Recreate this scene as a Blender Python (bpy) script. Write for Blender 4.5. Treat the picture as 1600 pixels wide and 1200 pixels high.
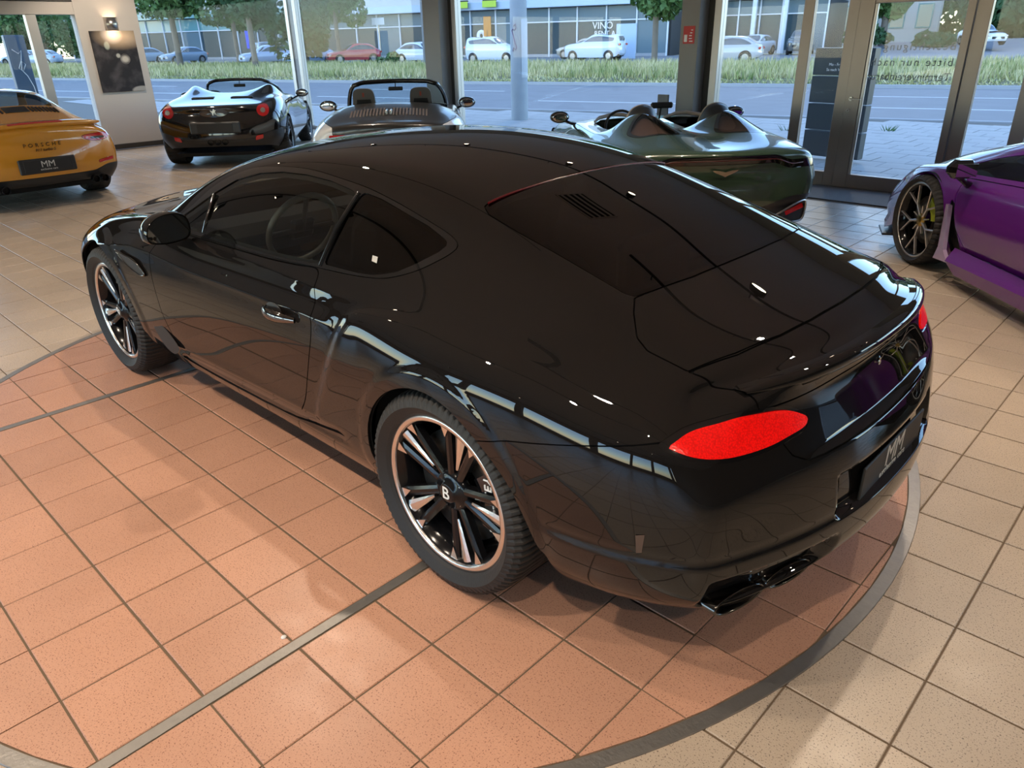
import bpy, bmesh, math, random
import numpy as np
from mathutils import Vector, Matrix

for o in list(bpy.data.objects): bpy.data.objects.remove(o, do_unlink=True)
SC = bpy.context.scene
COL = SC.collection
random.seed(7)
PI = math.pi

# ---------------------------------------------------------------- camera (a phone held above head height; x = along the black coupe, y = to its left)
cam_d = bpy.data.cameras.new('camera'); cam = bpy.data.objects.new('camera', cam_d); COL.objects.link(cam)
cam_d.sensor_fit = 'HORIZONTAL'; cam_d.sensor_width = 36.0; cam_d.lens = 1156.81 / 1600 * 36; cam_d.clip_end = 600; cam_d.clip_start = .05
_r, _d, _f = Vector((-.7238, -.6898, -.0201)), Vector((-.2793, .3194, -.9055)), Vector((.631, -.6498, -.4239))
_m = Matrix((_r, -_d, -_f)).transposed().to_4x4(); _m.translation = Vector((-1.6313, 2.2787, 1.7662))
cam.matrix_world = _m
SC.camera = cam

# ---------------------------------------------------------------- sky, sun, exposure
W = bpy.data.worlds.new('world'); SC.world = W; W.use_nodes = True
_nt = W.node_tree; _bg = _nt.nodes['Background']
_sky = _nt.nodes.new('ShaderNodeTexSky'); _sky.sky_type = 'NISHITA'
_sky.sun_elevation = math.radians(38); _sky.sun_rotation = math.radians(20); _sky.sun_disc = False; _sky.air_density = 1.0; _sky.dust_density = .15; _sky.ozone_density = 3.5
_nt.links.new(_sky.outputs[0], _bg.inputs[0]); _bg.inputs[1].default_value = SKY_STRENGTH = .74
sun_d = bpy.data.lights.new('sun', 'SUN'); sun_d.energy = .6; sun_d.angle = math.radians(3); sun_d.color = (1, .93, .82)
sun = bpy.data.objects.new('sun', sun_d); COL.objects.link(sun); sun.rotation_euler = (math.radians(58), 0, math.radians(25))
SC.view_settings.view_transform = 'Standard'; SC.view_settings.look = 'None'; SC.view_settings.gamma = 1
SC.view_settings.use_curve_mapping = False
SC.view_settings.exposure = 0.0
# ---------------------------------------------------------------- numpy surface kit
def cc_sub(V, F):
    """one Catmull-Clark step on an all-quad mesh; the old vertices keep their index"""
    n = len(V); m = len(F)
    fp = V[F].mean(1)
    e = np.stack([F, np.roll(F, -1, 1)], 2).reshape(-1, 2)
    es = np.sort(e, 1)
    key = es[:, 0].astype(np.int64) * n + es[:, 1]
    u, inv = np.unique(key, return_inverse=True); inv = inv.ravel()
    ea, eb = u // n, u % n
    cnt = np.bincount(inv, minlength=len(u))
    fs = np.zeros((len(u), V.shape[1]))
    np.add.at(fs, inv, np.repeat(fp, 4, 0))
    mid = (V[ea] + V[eb]) / 2
    bd = cnt == 1
    ep = np.where(bd[:, None], mid, (V[ea] + V[eb] + fs) / 4)
    val = np.zeros(n); np.add.at(val, ea, 1); np.add.at(val, eb, 1)
    R_ = np.zeros_like(V); np.add.at(R_, ea, mid); np.add.at(R_, eb, mid)
    fc = np.zeros(n); np.add.at(fc, F.ravel(), 1)
    Q = np.zeros_like(V); np.add.at(Q, F.ravel(), np.repeat(fp, 4, 0))
    val1 = np.maximum(val, 1)[:, None]; fc1 = np.maximum(fc, 1)[:, None]
    vp = (Q / fc1 + 2 * R_ / val1 + (val1 - 3) * V) / val1
    isb = np.zeros(n, bool); isb[ea[bd]] = True; isb[eb[bd]] = True
    Rb = np.zeros_like(V); np.add.at(Rb, ea[bd], mid[bd]); np.add.at(Rb, eb[bd], mid[bd])
    vp = np.where(isb[:, None], Rb / 4 + V / 2, vp)
    NV = np.concatenate([vp, ep, fp])
    ei = inv.reshape(m, 4) + n
    fi = np.arange(m) + n + len(u)
    NF = np.stack([np.stack([F[:, k], ei[:, k], fi, ei[:, k - 1]], 1) for k in range(4)], 1).reshape(-1, 4)
    return NV, NF

def cc_fit(T, F, it=8, w=1.0):
    """cage whose limit surface passes (nearly) through T"""
    V = T.copy()
    for _ in range(it):
        a, b = cc_sub(V, F); a, b = cc_sub(a, b)
        V = V + w * (T - a[:len(T)])
    return V

def vnormals(V, F):
    N = np.zeros_like(V)
    d1 = V[F[:, 2]] - V[F[:, 0]]; d2 = V[F[:, 3]] - V[F[:, 1]]
    fn = np.cross(d1, d2)
    for k in range(4): np.add.at(N, F[:, k], fn)
    return N / np.maximum(np.linalg.norm(N, axis=1, keepdims=True), 1e-12)

def catmull(P, n=8, closed=True):
    P = np.asarray(P, float); m = len(P); out = []
    for i in range(m if closed else m - 1):
        if closed: p0, p1, p2, p3 = P[i - 1], P[i], P[(i + 1) % m], P[(i + 2) % m]
        else: p0, p1, p2, p3 = P[max(i - 1, 0)], P[i], P[i + 1], P[min(i + 2, m - 1)]
        for t in np.arange(n) / n:
            out.append(.5 * ((2 * p1) + (-p0 + p2) * t + (2 * p0 - 5 * p1 + 4 * p2 - p3) * t * t + (-p0 + 3 * p1 - 3 * p2 + p3) * t ** 3))
    if not closed: out.append(P[-1])
    return np.array(out)

def sd_poly(Q, P):
    """signed distance (negative inside) of points Q to closed polygon P in 2D"""
    P = np.asarray(P, float); d = np.full(len(Q), 1e9); s = np.ones(len(Q))
    m = len(P)
    for i in range(m):
        a = P[i]; b = P[i - 1]
        e = b - a; w = Q - a
        t = np.clip((w @ e) / max(e @ e, 1e-12), 0, 1)
        q = w - t[:, None] * e
        d = np.minimum(d, (q * q).sum(1))
        c1 = Q[:, 1] >= a[1]; c2 = Q[:, 1] < b[1]; c3 = e[0] * w[:, 1] > e[1] * w[:, 0]
        fl = (c1 & c2 & c3) | (~c1 & ~c2 & ~c3)
        s = np.where(fl, -s, s)
    return s * np.sqrt(d)

class Surf:
    """polygon soup with per-vertex data (xyz + normal); polys is a list of index tuples"""
    def __init__(s, V, N, polys): s.V, s.N, s.P = V, N, polys
    def clip(s, d, keep=-1):
        """keep the side where keep*d >= 0"""
        d = d * keep
        ins = d >= 0
        V, N = [s.V], [s.N]; nv = len(s.V); new = {}; addV = []; addN = []
        out = []
        for p in s.P:
            k = [ins[i] for i in p]
            if all(k): out.append(p); continue
            if not any(k): continue
            q = []
            for a, b in zip(p, p[1:] + p[:1]):
                if ins[a]: q.append(a)
                if ins[a] != ins[b]:
                    ky = (a, b) if a < b else (b, a)
                    if ky not in new:
                        t = d[ky[0]] / (d[ky[0]] - d[ky[1]])
                        new[ky] = nv + len(addV)
                        addV.append(s.V[ky[0]] * (1 - t) + s.V[ky[1]] * t); addN.append(s.N[ky[0]] * (1 - t) + s.N[ky[1]] * t)
                    q.append(new[ky])
            if len(q) > 2: out.append(tuple(q))
        if addV: V.append(np.array(addV)); N.append(np.array(addN))
        return Surf(np.concatenate(V), np.concatenate(N), out).compact()
    def compact(s):
        used = sorted({i for p in s.P for i in p})
        mp = {o: i for i, o in enumerate(used)}
        return Surf(s.V[used].reshape(-1, 3), s.N[used].reshape(-1, 3), [tuple(mp[i] for i in p) for p in s.P])
    def split(s, fun, gap=.004):
        d = fun(s.V)
        # polygons wholly outside/inside are kept untouched, so only the seam is re-cut
        return s.clip(d + gap / 2, -1), s.clip(d - gap / 2, 1)
    def offset(s, a): return Surf(s.V + s.N * a, s.N.copy(), list(s.P))

def car_cage(st, rear, front):
    """box-topology cage. st: stations rear to front, each dict(x, side=[(y,z[,dx])..], top=[(y,z[,dx])..] belt->centre).
    rear/front: function(level index a, column c, nside, ntop, corner xyz, centre fraction) -> xyz of the cap's inner points"""
    ns = len(st[0]['side']); nt = len(st[0]['top'])
    idx = {}; T = []
    def vid(k, p):
        if k not in idx: idx[k] = len(T); T.append(p)
        return idx[k]
    F = []
    ring = []
    for i, s in enumerate(st):
        r = []
        for k, q in enumerate(s['side'] + s['top']):
            dx = q[2] if len(q) > 2 else 0
            r.append((s['x'] + dx, q[0], q[1]))
        ring.append(r)
    K = ns + nt
    def node(i, k, sg):
        x, y, z = ring[i][k]
        if k == K - 1: return vid((i, k, 0), (x, 0., z))
        return vid((i, k, sg), (x, sg * y, z))
    for sg in (1, -1):
        for i in range(len(st) - 1):
            for k in range(K - 1):
                f = [node(i, k, sg), node(i, k + 1, sg), node(i + 1, k + 1, sg), node(i + 1, k, sg)]
                F.append(f if sg > 0 else f[::-1])
        for cap, i, fun in (('r', 0, rear), ('f', len(st) - 1, front)):
            def cn(a, c):
                # c=0 is the side corner, c=nt is the centre line; row ns-1 is the top ring
                if c == 0: return node(i, a, sg)
                if a == ns - 1: return node(i, ns - 1 + c, sg)
                p = fun(a, c, ns, nt, ring[i])
                if c == nt: return vid((cap, a, c, 0), (p[0], 0., p[2]))
                return vid((cap, a, c, sg), (p[0], sg * p[1], p[2]))
            for a in range(ns - 1):
                for c in range(nt):
                    f = [cn(a, c), cn(a, c + 1), cn(a + 1, c + 1), cn(a + 1, c)]
                    flip = (sg > 0) ^ (cap == 'f')
                    F.append(f if flip else f[::-1])
    return np.array(T, float), np.array(F)
def smooth01(t): t = np.clip(t, 0, 1); return t * t * (3 - 2 * t)
# ---------------------------------------------------------------- blender helpers
MAT = {}
def mat(name, col=(.5, .5, .5), rough=.5, metal=0., spec=.5, coat=0., coat_rough=.03, emit=None, es=1., trans=0., ior=1.5, alpha=1., bump=None, vary=None):
    """one principled material; vary=(scale, amount) mottles the colour, bump=(scale, strength) adds fine relief"""
    if name in MAT: return MAT[name]
    m = bpy.data.materials.new(name); m.use_nodes = True
    nt = m.node_tree; b = nt.nodes['Principled BSDF']
    b.inputs['Base Color'].default_value = (*col, 1); b.inputs['Roughness'].default_value = rough; b.inputs['Metallic'].default_value = metal
    b.inputs['Specular IOR Level'].default_value = spec; b.inputs['Coat Weight'].default_value = coat; b.inputs['Coat Roughness'].default_value = coat_rough
    b.inputs['Transmission Weight'].default_value = trans; b.inputs['IOR'].default_value = ior; b.inputs['Alpha'].default_value = alpha
    if emit: b.inputs['Emission Color'].default_value = (*emit, 1); b.inputs['Emission Strength'].default_value = es
    tc = None
    if vary or bump: tc = nt.nodes.new('ShaderNodeTexCoord')
    if vary:
        n = nt.nodes.new('ShaderNodeTexNoise'); n.inputs['Scale'].default_value = vary[0]; n.inputs['Detail'].default_value = 4
        nt.links.new(tc.outputs['Object'], n.inputs['Vector'])
        mx = nt.nodes.new('ShaderNodeMix'); mx.data_type = 'RGBA'
        a = vary[1]
        mx.inputs[6].default_value = (*[max(c * (1 - a), 0) for c in col], 1); mx.inputs[7].default_value = (*[min(c * (1 + a), 1) for c in col], 1)
        nt.links.new(n.outputs[0], mx.inputs[0]); nt.links.new(mx.outputs[2], b.inputs['Base Color'])
    if bump:
        n = nt.nodes.new('ShaderNodeTexNoise'); n.inputs['Scale'].default_value = bump[0]; n.inputs['Detail'].default_value = 3
        nt.links.new(tc.outputs['Object'], n.inputs['Vector'])
        bp = nt.nodes.new('ShaderNodeBump'); bp.inputs['Strength'].default_value = bump[1]; bp.inputs['Distance'].default_value = .01
        nt.links.new(n.outputs[0], bp.inputs['Height']); nt.links.new(bp.outputs[0], b.inputs['Normal'])
    MAT[name] = m
    return m

def glass_mat(name, tint=(.9, .95, .95), refl=1.0, rough=0.0):
    """thin pane: mostly clear, with a fresnel reflection"""
    if name in MAT: return MAT[name]
    m = bpy.data.materials.new(name); m.use_nodes = True; nt = m.node_tree
    nt.nodes.remove(nt.nodes['Principled BSDF']); out = nt.nodes['Material Output']
    t = nt.nodes.new('ShaderNodeBsdfTransparent'); t.inputs[0].default_value = (*tint, 1)
    g = nt.nodes.new('ShaderNodeBsdfGlossy'); g.inputs['Roughness'].default_value = rough; g.inputs[0].default_value = (refl, refl, refl, 1)
    fr = nt.nodes.new('ShaderNodeFresnel')
    ge = nt.nodes.new('ShaderNodeNewGeometry'); io = nt.nodes.new('ShaderNodeMapRange'); io.inputs[3].default_value = 1.5; io.inputs[4].default_value = 1 / 1.5   # same reflection from either side of a thin sheet
    nt.links.new(ge.outputs['Backfacing'], io.inputs[0]); nt.links.new(io.outputs[0], fr.inputs[0])
    mx = nt.nodes.new('ShaderNodeMixShader')
    nt.links.new(fr.outputs[0], mx.inputs[0]); nt.links.new(t.outputs[0], mx.inputs[1]); nt.links.new(g.outputs[0], mx.inputs[2]); nt.links.new(mx.outputs[0], out.inputs[0])
    MAT[name] = m
    return m

def link(o, parent=None):
    COL.objects.link(o)
    if parent is not None: o.parent = parent
    return o
def tag(o, label=None, cat=None, group=None, kind=None):
    if label: o['label'] = label
    if cat: o['category'] = cat
    if group: o['group'] = group
    if kind: o['kind'] = kind
    return o
def thing(name, label, cat, loc=(0, 0, 0), rz=0., group=None):
    o = bpy.data.objects.new(name, None); link(o); o.location = loc; o.rotation_euler = (0, 0, rz); o.empty_display_size = .2
    return tag(o, label, cat, group)
def mesh_obj(name, V, F, m, parent=None, smooth=False, normals=None, loc=None):
    me = bpy.data.meshes.new(name)
    me.from_pydata([tuple(map(float, v)) for v in V], [], [tuple(int(i) for i in f) for f in F])
    if smooth: me.polygons.foreach_set('use_smooth', [True] * len(me.polygons))
    if normals is not None and len(normals):
        me.normals_split_custom_set_from_vertices([tuple(map(float, n)) for n in normals])
    if m: me.materials.append(m)
    o = bpy.data.objects.new(name, me); link(o, parent)
    if loc is not None: o.location = loc
    return o
def surf_obj(name, s, m, parent, thick=0., loc=None):
    """Surf -> mesh object; thick > 0 turns its rim inward so an edge has depth"""
    V, N, P = s.V, s.N, list(s.P)
    if thick:
        from collections import Counter
        cnt = Counter(); dirn = {}
        for p in P:
            for a, b in zip(p, p[1:] + p[:1]):
                k = (a, b) if a < b else (b, a); cnt[k] += 1; dirn[k] = (a, b)
        rim = [dirn[k] for k, c in cnt.items() if c == 1]
        vs = sorted({i for e in rim for i in e}); mp = {}
        addV = []; addN = []
        n0 = len(V)
        for i in vs:
            mp[i] = (n0 + len(addV), n0 + len(addV) + 1)
            addV += [V[i], V[i] - N[i] * thick]; addN += [N[i], N[i]]
        if addV:
            V = np.concatenate([V, np.array(addV)]); N = np.concatenate([N, np.array(addN)])
            # edge walls get their own vertices so the painted face keeps its normals
            wn = {}
            for a, b in rim:
                P.append((mp[b][0], mp[a][0], mp[a][1], mp[b][1]))
                e = V[b] - V[a]; nn = np.cross(e, N[a]); l = np.linalg.norm(nn)
                if l > 1e-9:
                    for q in (a, b):
                        for w in mp[q]: wn[w] = wn.get(w, 0) + nn / l
            N = N.copy()
            for w, v in wn.items():
                l = np.linalg.norm(v)
                if l > 1e-9: N[w] = v / l
    return mesh_obj(name, V, P, m, parent, True, N, loc)

class MB:
    """collects shapes; build() makes ONE mesh object"""
    def __init__(s): s.v = []; s.f = []; s.sm = []
    def add(s, V, F, smooth=False):
        n = len(s.v); s.v += [tuple(map(float, v)) for v in V]; s.f += [tuple(int(i) + n for i in f) for f in F]; s.sm += [smooth] * len(F)
        return s
    def box(s, c, d, rz=0., bev=0.):
        x, y, z = (q / 2 for q in d)
        if bev <= 0:
            P = [(i * x, j * y, k * z) for k in (-1, 1) for j in (-1, 1) for i in (-1, 1)]
            F = [(0, 2, 3, 1), (4, 5, 7, 6), (0, 1, 5, 4), (2, 6, 7, 3), (0, 4, 6, 2), (1, 3, 7, 5)]
        else:
            b = min(bev, x * .99, y * .99, z * .99)
            P = []; idx = {}
            for k in (-1, 1):
                for j in (-1, 1):
                    for i in (-1, 1):
                        for ax in range(3):
                            q = [i * (x - b), j * (y - b), k * (z - b)]; q[ax] += (i, j, k)[ax] * b
                            idx[(i, j, k, ax)] = len(P); P.append(tuple(q))
            F = []
            for ax, (u, w) in ((0, (1, 2)), (1, (2, 0)), (2, (0, 1))):
                for sg in (-1, 1):
                    def g(a_, b_):
                        t = [0, 0, 0]; t[ax] = sg; t[u] = a_; t[w] = b_; return idx[(*t, ax)]
                    q = [g(-1, -1), g(1, -1), g(1, 1), g(-1, 1)]
                    F.append(tuple(q if sg > 0 else q[::-1]))
            for ax in range(3):
                u, w = (ax + 1) % 3, (ax + 2) % 3
                for a_ in (-1, 1):
                    for b_ in (-1, 1):
                        def g(e, f_):
                            t = [0, 0, 0]; t[ax] = e; t[u] = a_; t[w] = b_; return idx[(*t, f_)]
                        q = [g(-1, u), g(1, u), g(1, w), g(-1, w)]
                        F.append(tuple(q if a_ * b_ < 0 else q[::-1]))
            for i in (-1, 1):
                for j in (-1, 1):
                    for k in (-1, 1):
                        q = [idx[(i, j, k, a_)] for a_ in range(3)]
                        F.append(tuple(q if i * j * k > 0 else q[::-1]))
        cr, sr = math.cos(rz), math.sin(rz)
        return s.add([(c[0] + p[0] * cr - p[1] * sr, c[1] + p[0] * sr + p[1] * cr, c[2] + p[2]) for p in P], F)
    def lathe(s, prof, c=(0, 0, 0), axis='z', n=32, smooth=True, closed=False, a0=0., a1=2 * PI):
        """prof: (radius, height) list turned about the axis"""
        V = []; F = []; full = abs(a1 - a0 - 2 * PI) < 1e-6
        m = n if full else n + 1
        for j in range(m):
            a = a0 + (a1 - a0) * j / n
            for r, h in prof:
                p = (r * math.cos(a), r * math.sin(a), h)
                if axis == 'y': p = (p[0], -p[2], p[1])
                if axis == 'x': p = (p[2], p[0], p[1])
                V.append((c[0] + p[0], c[1] + p[1], c[2] + p[2]))
        k = len(prof)
        for j in range(n):
            j2 = (j + 1) % m
            for i in range(k if closed else k - 1):
                i2 = (i + 1) % k
                F.append((j * k + i, j2 * k + i, j2 * k + i2, j * k + i2))
        return s.add(V, F, smooth)
    def tube(s, pts, r, n=8, smooth=True, cap=True, closed=False):
        pts = [Vector(p) for p in pts]; V = []; F = []; m = len(pts)
        rr = r if isinstance(r, (list, tuple)) else [r] * m
        up = None
        for i, p in enumerate(pts):
            if closed: t = (pts[(i + 1) % m] - pts[i - 1])
            else: t = (pts[min(i + 1, m - 1)] - pts[max(i - 1, 0)])
            if t.length < 1e-9: t = Vector((0, 0, 1))
            t.normalize()
            if up is None: up = Vector((0, 0, 1)) if abs(t.z) < .9 else Vector((1, 0, 0))
            u = t.cross(up)
            if u.length < 1e-6: u = t.orthogonal()
            u.normalize(); w = u.cross(t).normalized(); up = w
            for j in range(n):
                a = 2 * PI * j / n; q = p + (u * math.cos(a) + w * math.sin(a)) * rr[i]; V.append(tuple(q))
        for i in range(m if closed else m - 1):
            i2 = (i + 1) % m
            for j in range(n):
                F.append((i * n + j, i * n + (j + 1) % n, i2 * n + (j + 1) % n, i2 * n + j))
        s.add(V, F, smooth)
        if cap and not closed:
            s.add(V[:n], [tuple(range(n))[::-1]]); s.add(V[-n:], [tuple(range(n))])
        return s
    def prism(s, poly, z0, z1, fn=None, smooth=False):
        """polygon (x,y) pulled from z0 to z1; fn maps (x,y,z) to the world"""
        n = len(poly); V = [(p[0], p[1], z0) for p in poly] + [(p[0], p[1], z1) for p in poly]
        a = sum(poly[i - 1][0] * poly[i][1] - poly[i][0] * poly[i - 1][1] for i in range(n))
        r = range(n) if a > 0 else range(n - 1, -1, -1); r = list(r)
        F = [tuple(r[::-1]), tuple(i + n for i in r)] + [(r[i - 1], r[i], r[i] + n, r[i - 1] + n) for i in range(n)]
        if z1 < z0: F = [f[::-1] for f in F]
        if fn: V = [fn(*v) for v in V]
        return s.add(V, F, smooth)
    def ball(s, c, r, n=12, m=8):
        r = r if isinstance(r, (tuple, list)) else (r, r, r)
        V = [(c[0], c[1], c[2] - r[2])]; F = []
        for i in range(1, m):
            t = -PI / 2 + PI * i / m
            for j in range(n):
                a = 2 * PI * j / n; V.append((c[0] + r[0] * math.cos(t) * math.cos(a), c[1] + r[1] * math.cos(t) * math.sin(a), c[2] + r[2] * math.sin(t)))
        V.append((c[0], c[1], c[2] + r[2])); e = len(V) - 1
        for j in range(n): F.append((0, 1 + (j + 1) % n, 1 + j)); F.append((e, e - n + j, e - n + (j + 1) % n))
        for i in range(m - 2):
            for j in range(n):
                a = 1 + i * n
                F.append((a + j, a + (j + 1) % n, a + n + (j + 1) % n, a + n + j))
        return s.add(V, F, True)
    def build(s, name, m, parent=None, loc=None, rz=0.):
        o = mesh_obj(name, s.v, s.f, m, parent, False, None, loc)
        o.data.polygons.foreach_set('use_smooth', s.sm)
        if rz: o.rotation_euler = (0, 0, rz)
        return o
def text_mesh(name, body, size, m, parent, matrix, ext=.0008, align='CENTER', font_shear=0., spacing=1.):
    """lettering as a real, slightly raised mesh"""
    cu = bpy.data.curves.new(name, 'FONT'); cu.body = body; cu.size = size; cu.extrude = ext; cu.align_x = align; cu.align_y = 'CENTER'; cu.resolution_u = 3
    cu.shear = font_shear; cu.space_character = spacing
    o = bpy.data.objects.new(name, cu); COL.objects.link(o)
    dg = bpy.context.evaluated_depsgraph_get(); me = bpy.data.meshes.new_from_object(o.evaluated_get(dg))
    bpy.data.objects.remove(o, do_unlink=True); bpy.data.curves.remove(cu)
    me.transform(matrix); me.materials.clear(); me.materials.append(m)
    q = bpy.data.objects.new(name, me); link(q, parent)
    return q
def copy_tree(o, parent=None):
    c = o.copy(); COL.objects.link(c)
    if parent is not None: c.parent = parent
    for ch in list(o.children): copy_tree(ch, c)
    return c
def frame_mat(o, ex, ey, ez):
    """4x4 with the given axes as columns"""
    m = Matrix((Vector(ex), Vector(ey), Vector(ez))).transposed().to_4x4(); m.translation = Vector(o); return m
# ---------------------------------------------------------------- materials of the setting
def tile_mat(name, col, speck, rnd):
    m = bpy.data.materials.new(name); m.use_nodes = True; nt = m.node_tree; b = nt.nodes['Principled BSDF']
    ge = nt.nodes.new('ShaderNodeNewGeometry')
    def noise(scale, det=2):
        n = nt.nodes.new('ShaderNodeTexNoise'); n.inputs['Scale'].default_value = scale; n.inputs['Detail'].default_value = det
        nt.links.new(ge.outputs['Position'], n.inputs['Vector']); return n
    def ramp(src, a, b_, ca, cb):
        r = nt.nodes.new('ShaderNodeValToRGB'); r.color_ramp.elements[0].position = a; r.color_ramp.elements[1].position = b_
        r.color_ramp.elements[0].color = (*ca, 1); r.color_ramp.elements[1].color = (*cb, 1); nt.links.new(src, r.inputs[0]); return r
    def mix(kind, fac, a, b_):
        x = nt.nodes.new('ShaderNodeMix'); x.data_type = 'RGBA'; x.blend_type = kind
        if isinstance(fac, float): x.inputs[0].default_value = fac
        else: nt.links.new(fac, x.inputs[0])
        for i, q in ((6, a), (7, b_)):
            if isinstance(q, tuple): x.inputs[i].default_value = (*q, 1)
            else: nt.links.new(q, x.inputs[i])
        return x.outputs[2]
    big = ramp(noise(2.2, 3).outputs[0], .3, .7, tuple(c * .93 for c in col), tuple(min(c * 1.06, 1) for c in col))
    fine = ramp(noise(420, 3).outputs[0], .35, .65, (.86, .86, .86), (1.08, 1.08, 1.08))
    c1 = mix('MULTIPLY', 1.0, big.outputs[0], fine.outputs[0])
    s1 = ramp(noise(210, 1).outputs[0], .63, .67, (0, 0, 0), (1, 1, 1))
    c2 = mix('MIX', s1.outputs[0], c1, speck)
    # every tile fired a touch differently
    src = nt.nodes.new('ShaderNodeObjectInfo').outputs['Random'] if rnd == 'object' else ge.outputs['Random Per Island']
    t = ramp(src, 0, 1, (.93, .93, .935), (1.05, 1.045, 1.04))
    c3 = mix('MULTIPLY', 1.0, c2, t.outputs[0])
    nt.links.new(c3, b.inputs['Base Color'])
    rr = ramp(noise(9, 3).outputs[0], .3, .7, (.30, .30, .30), (.42, .42, .42)); nt.links.new(rr.outputs[0], b.inputs['Roughness'])
    bm_ = nt.nodes.new('ShaderNodeBump'); bm_.inputs['Strength'].default_value = .10; bm_.inputs['Distance'].default_value = .002
    nt.links.new(noise(160, 2).outputs[0], bm_.inputs['Height']); nt.links.new(bm_.outputs[0], b.inputs['Normal'])
    MAT[name] = m
    return m
BEIGE = (.54, .435, .33); TERRA = (.60, .325, .215)
m_beige = tile_mat('beige stoneware', BEIGE, (.17, .13, .10), 'object'); m_beige_j = tile_mat('beige stoneware field', BEIGE, (.17, .13, .10), 'island')
m_terra = tile_mat('terracotta stoneware', TERRA, (.26, .11, .07), 'object')
m_grout = mat('grout', (.16, .115, .075), .9, bump=(300, .3))
m_steel = mat('brushed steel strip', (.34, .32, .295), .45, .8, vary=(30, .12), bump=(80, .15))
m_frame = mat('anodised bronze aluminium', (.30, .255, .225), .36, .35, vary=(3, .08))
m_post = mat('grey painted steel', (.235, .225, .215), .5, vary=(2, .05))
m_postd = mat('dark rubber channel', (.03, .028, .027), .6)
m_white = mat('off-white plaster', (.62, .575, .53), .8, vary=(1.5, .03), bump=(60, .06))
m_alu = mat('light aluminium', (.50, .49, .48), .38, .6)
m_dim = mat('dim charcoal wall', (.055, .05, .047), .8, vary=(1.5, .05))
m_base = mat('dark skirting tile', (.055, .045, .04), .45)
m_ceil = mat('ceiling plaster', (.70, .65, .60), .85, vary=(1.2, .03))
m_black = mat('matt black metal', (.012, .012, .013), .5)
m_pane = glass_mat('window pane', (.95, .975, .975), .25)
m_mat = mat('grey entrance carpet', (.21, .20, .19), .95, vary=(200, .25), bump=(400, .6))

X0, X1, Y0, Y1, ZC = -7.5, 13.82, -7.31, 9.2, 3.35       # the showroom

# ---------------------------------------------------------------- floor: grout bed, single tiles near the camera, joined tiles beyond
PITCH = .30; TS = .2945; GX, GY = -1.378, -.031
fl = mesh_obj('floor', [(X0, Y0, -.004), (X1, Y0, -.004), (X1, Y1, -.004), (X0, Y1, -.004)], [(0, 1, 2, 3)], m_grout); tag(fl, kind='structure')
TC, TR = Vector((1.35, -.036)), 2.508                    # turntable centre and radius
def tile_mesh(name, m, s=TS, h=.006, b=.0025):
    x = s / 2; y = x - .0012
    V = [(-x, -y, -h), (x, -y, -h), (x, y, -h), (-x, y, -h), (-x, -y, -b), (x, -y, -b), (x, y, -b), (-x, y, -b), (-x + b, -y + b, 0), (x - b, -y + b, 0), (x - b, y - b, 0), (-x + b, y - b, 0)]
    F = [(8, 9, 10, 11)] + [(i, (i + 1) % 4, (i + 1) % 4 + 4, i + 4) for i in range(4)] + [(i + 4, (i + 1) % 4 + 4, (i + 1) % 4 + 8, i + 8) for i in range(4)]
    me = bpy.data.meshes.new(name); me.from_pydata(V, [], F); me.materials.append(m); return me
def in_view(x, y, mg=.0):
    v = Vector((x, y, 0)) - cam.matrix_world.translation
    d = v.dot(_f)
    if d < .2: return None
    u, w = v.dot(_r) / d * 1156.8 / 800, v.dot(_d) / d * 1156.8 / 600
    if abs(u) > 1 + mg or abs(w) > 1 + mg: return None
    return d
me_b = tile_mesh('floor_tile', m_beige)
cells = []
ix0, ix1 = math.ceil((X0 - GX) / PITCH), math.floor((X1 - GX) / PITCH)
iy0, iy1 = math.ceil((Y0 - GY) / PITCH), math.floor((Y1 - GY) / PITCH)
for i in range(ix0, ix1):
    for j in range(iy0, iy1):
        cx, cy = GX + (i + .5) * PITCH, GY + (j + .5) * PITCH
        if math.hypot(cx - TC.x, cy - TC.y) < TR - .23: continue
        if cy < -6.42 and cx < 2.2: continue             # entrance carpet
        v = in_view(cx, cy, .03)
        cells.append((v if v else 1e3 + math.hypot(cx + 1.6, cy - 2.3), cx, cy))
cells.sort()
for d, cx, cy in cells[:300]:
    o = bpy.data.objects.new('floor_tile', me_b); link(o, fl); o.location = (cx, cy, 0)
mb = MB(); x = TS / 2; b = .0025
for d, cx, cy in cells[300:]:
    mb.add([(cx - x, cy - x, -.003), (cx + x, cy - x, -.003), (cx + x, cy + x, -.003), (cx - x, cy + x, -.003), (cx - x + b, cy - x + b, 0), (cx + x - b, cy - x + b, 0), (cx + x - b, cy + x - b, 0), (cx - x + b, cy + x - b, 0)],
           [(4, 5, 6, 7)] + [(k, (k + 1) % 4, (k + 1) % 4 + 4, k + 4) for k in range(4)])
o = mb.build('floor_tile_field', m_beige_j, fl); o['kind'] = 'stuff'
o = MB().box((-2.6, -6.865, .004), (9.6, .87, .012), bev=.003).build('floor_mat', m_mat); tag(o, 'grey ribbed entrance carpet strip along the foot of the glass front', 'floor mat')

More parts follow.
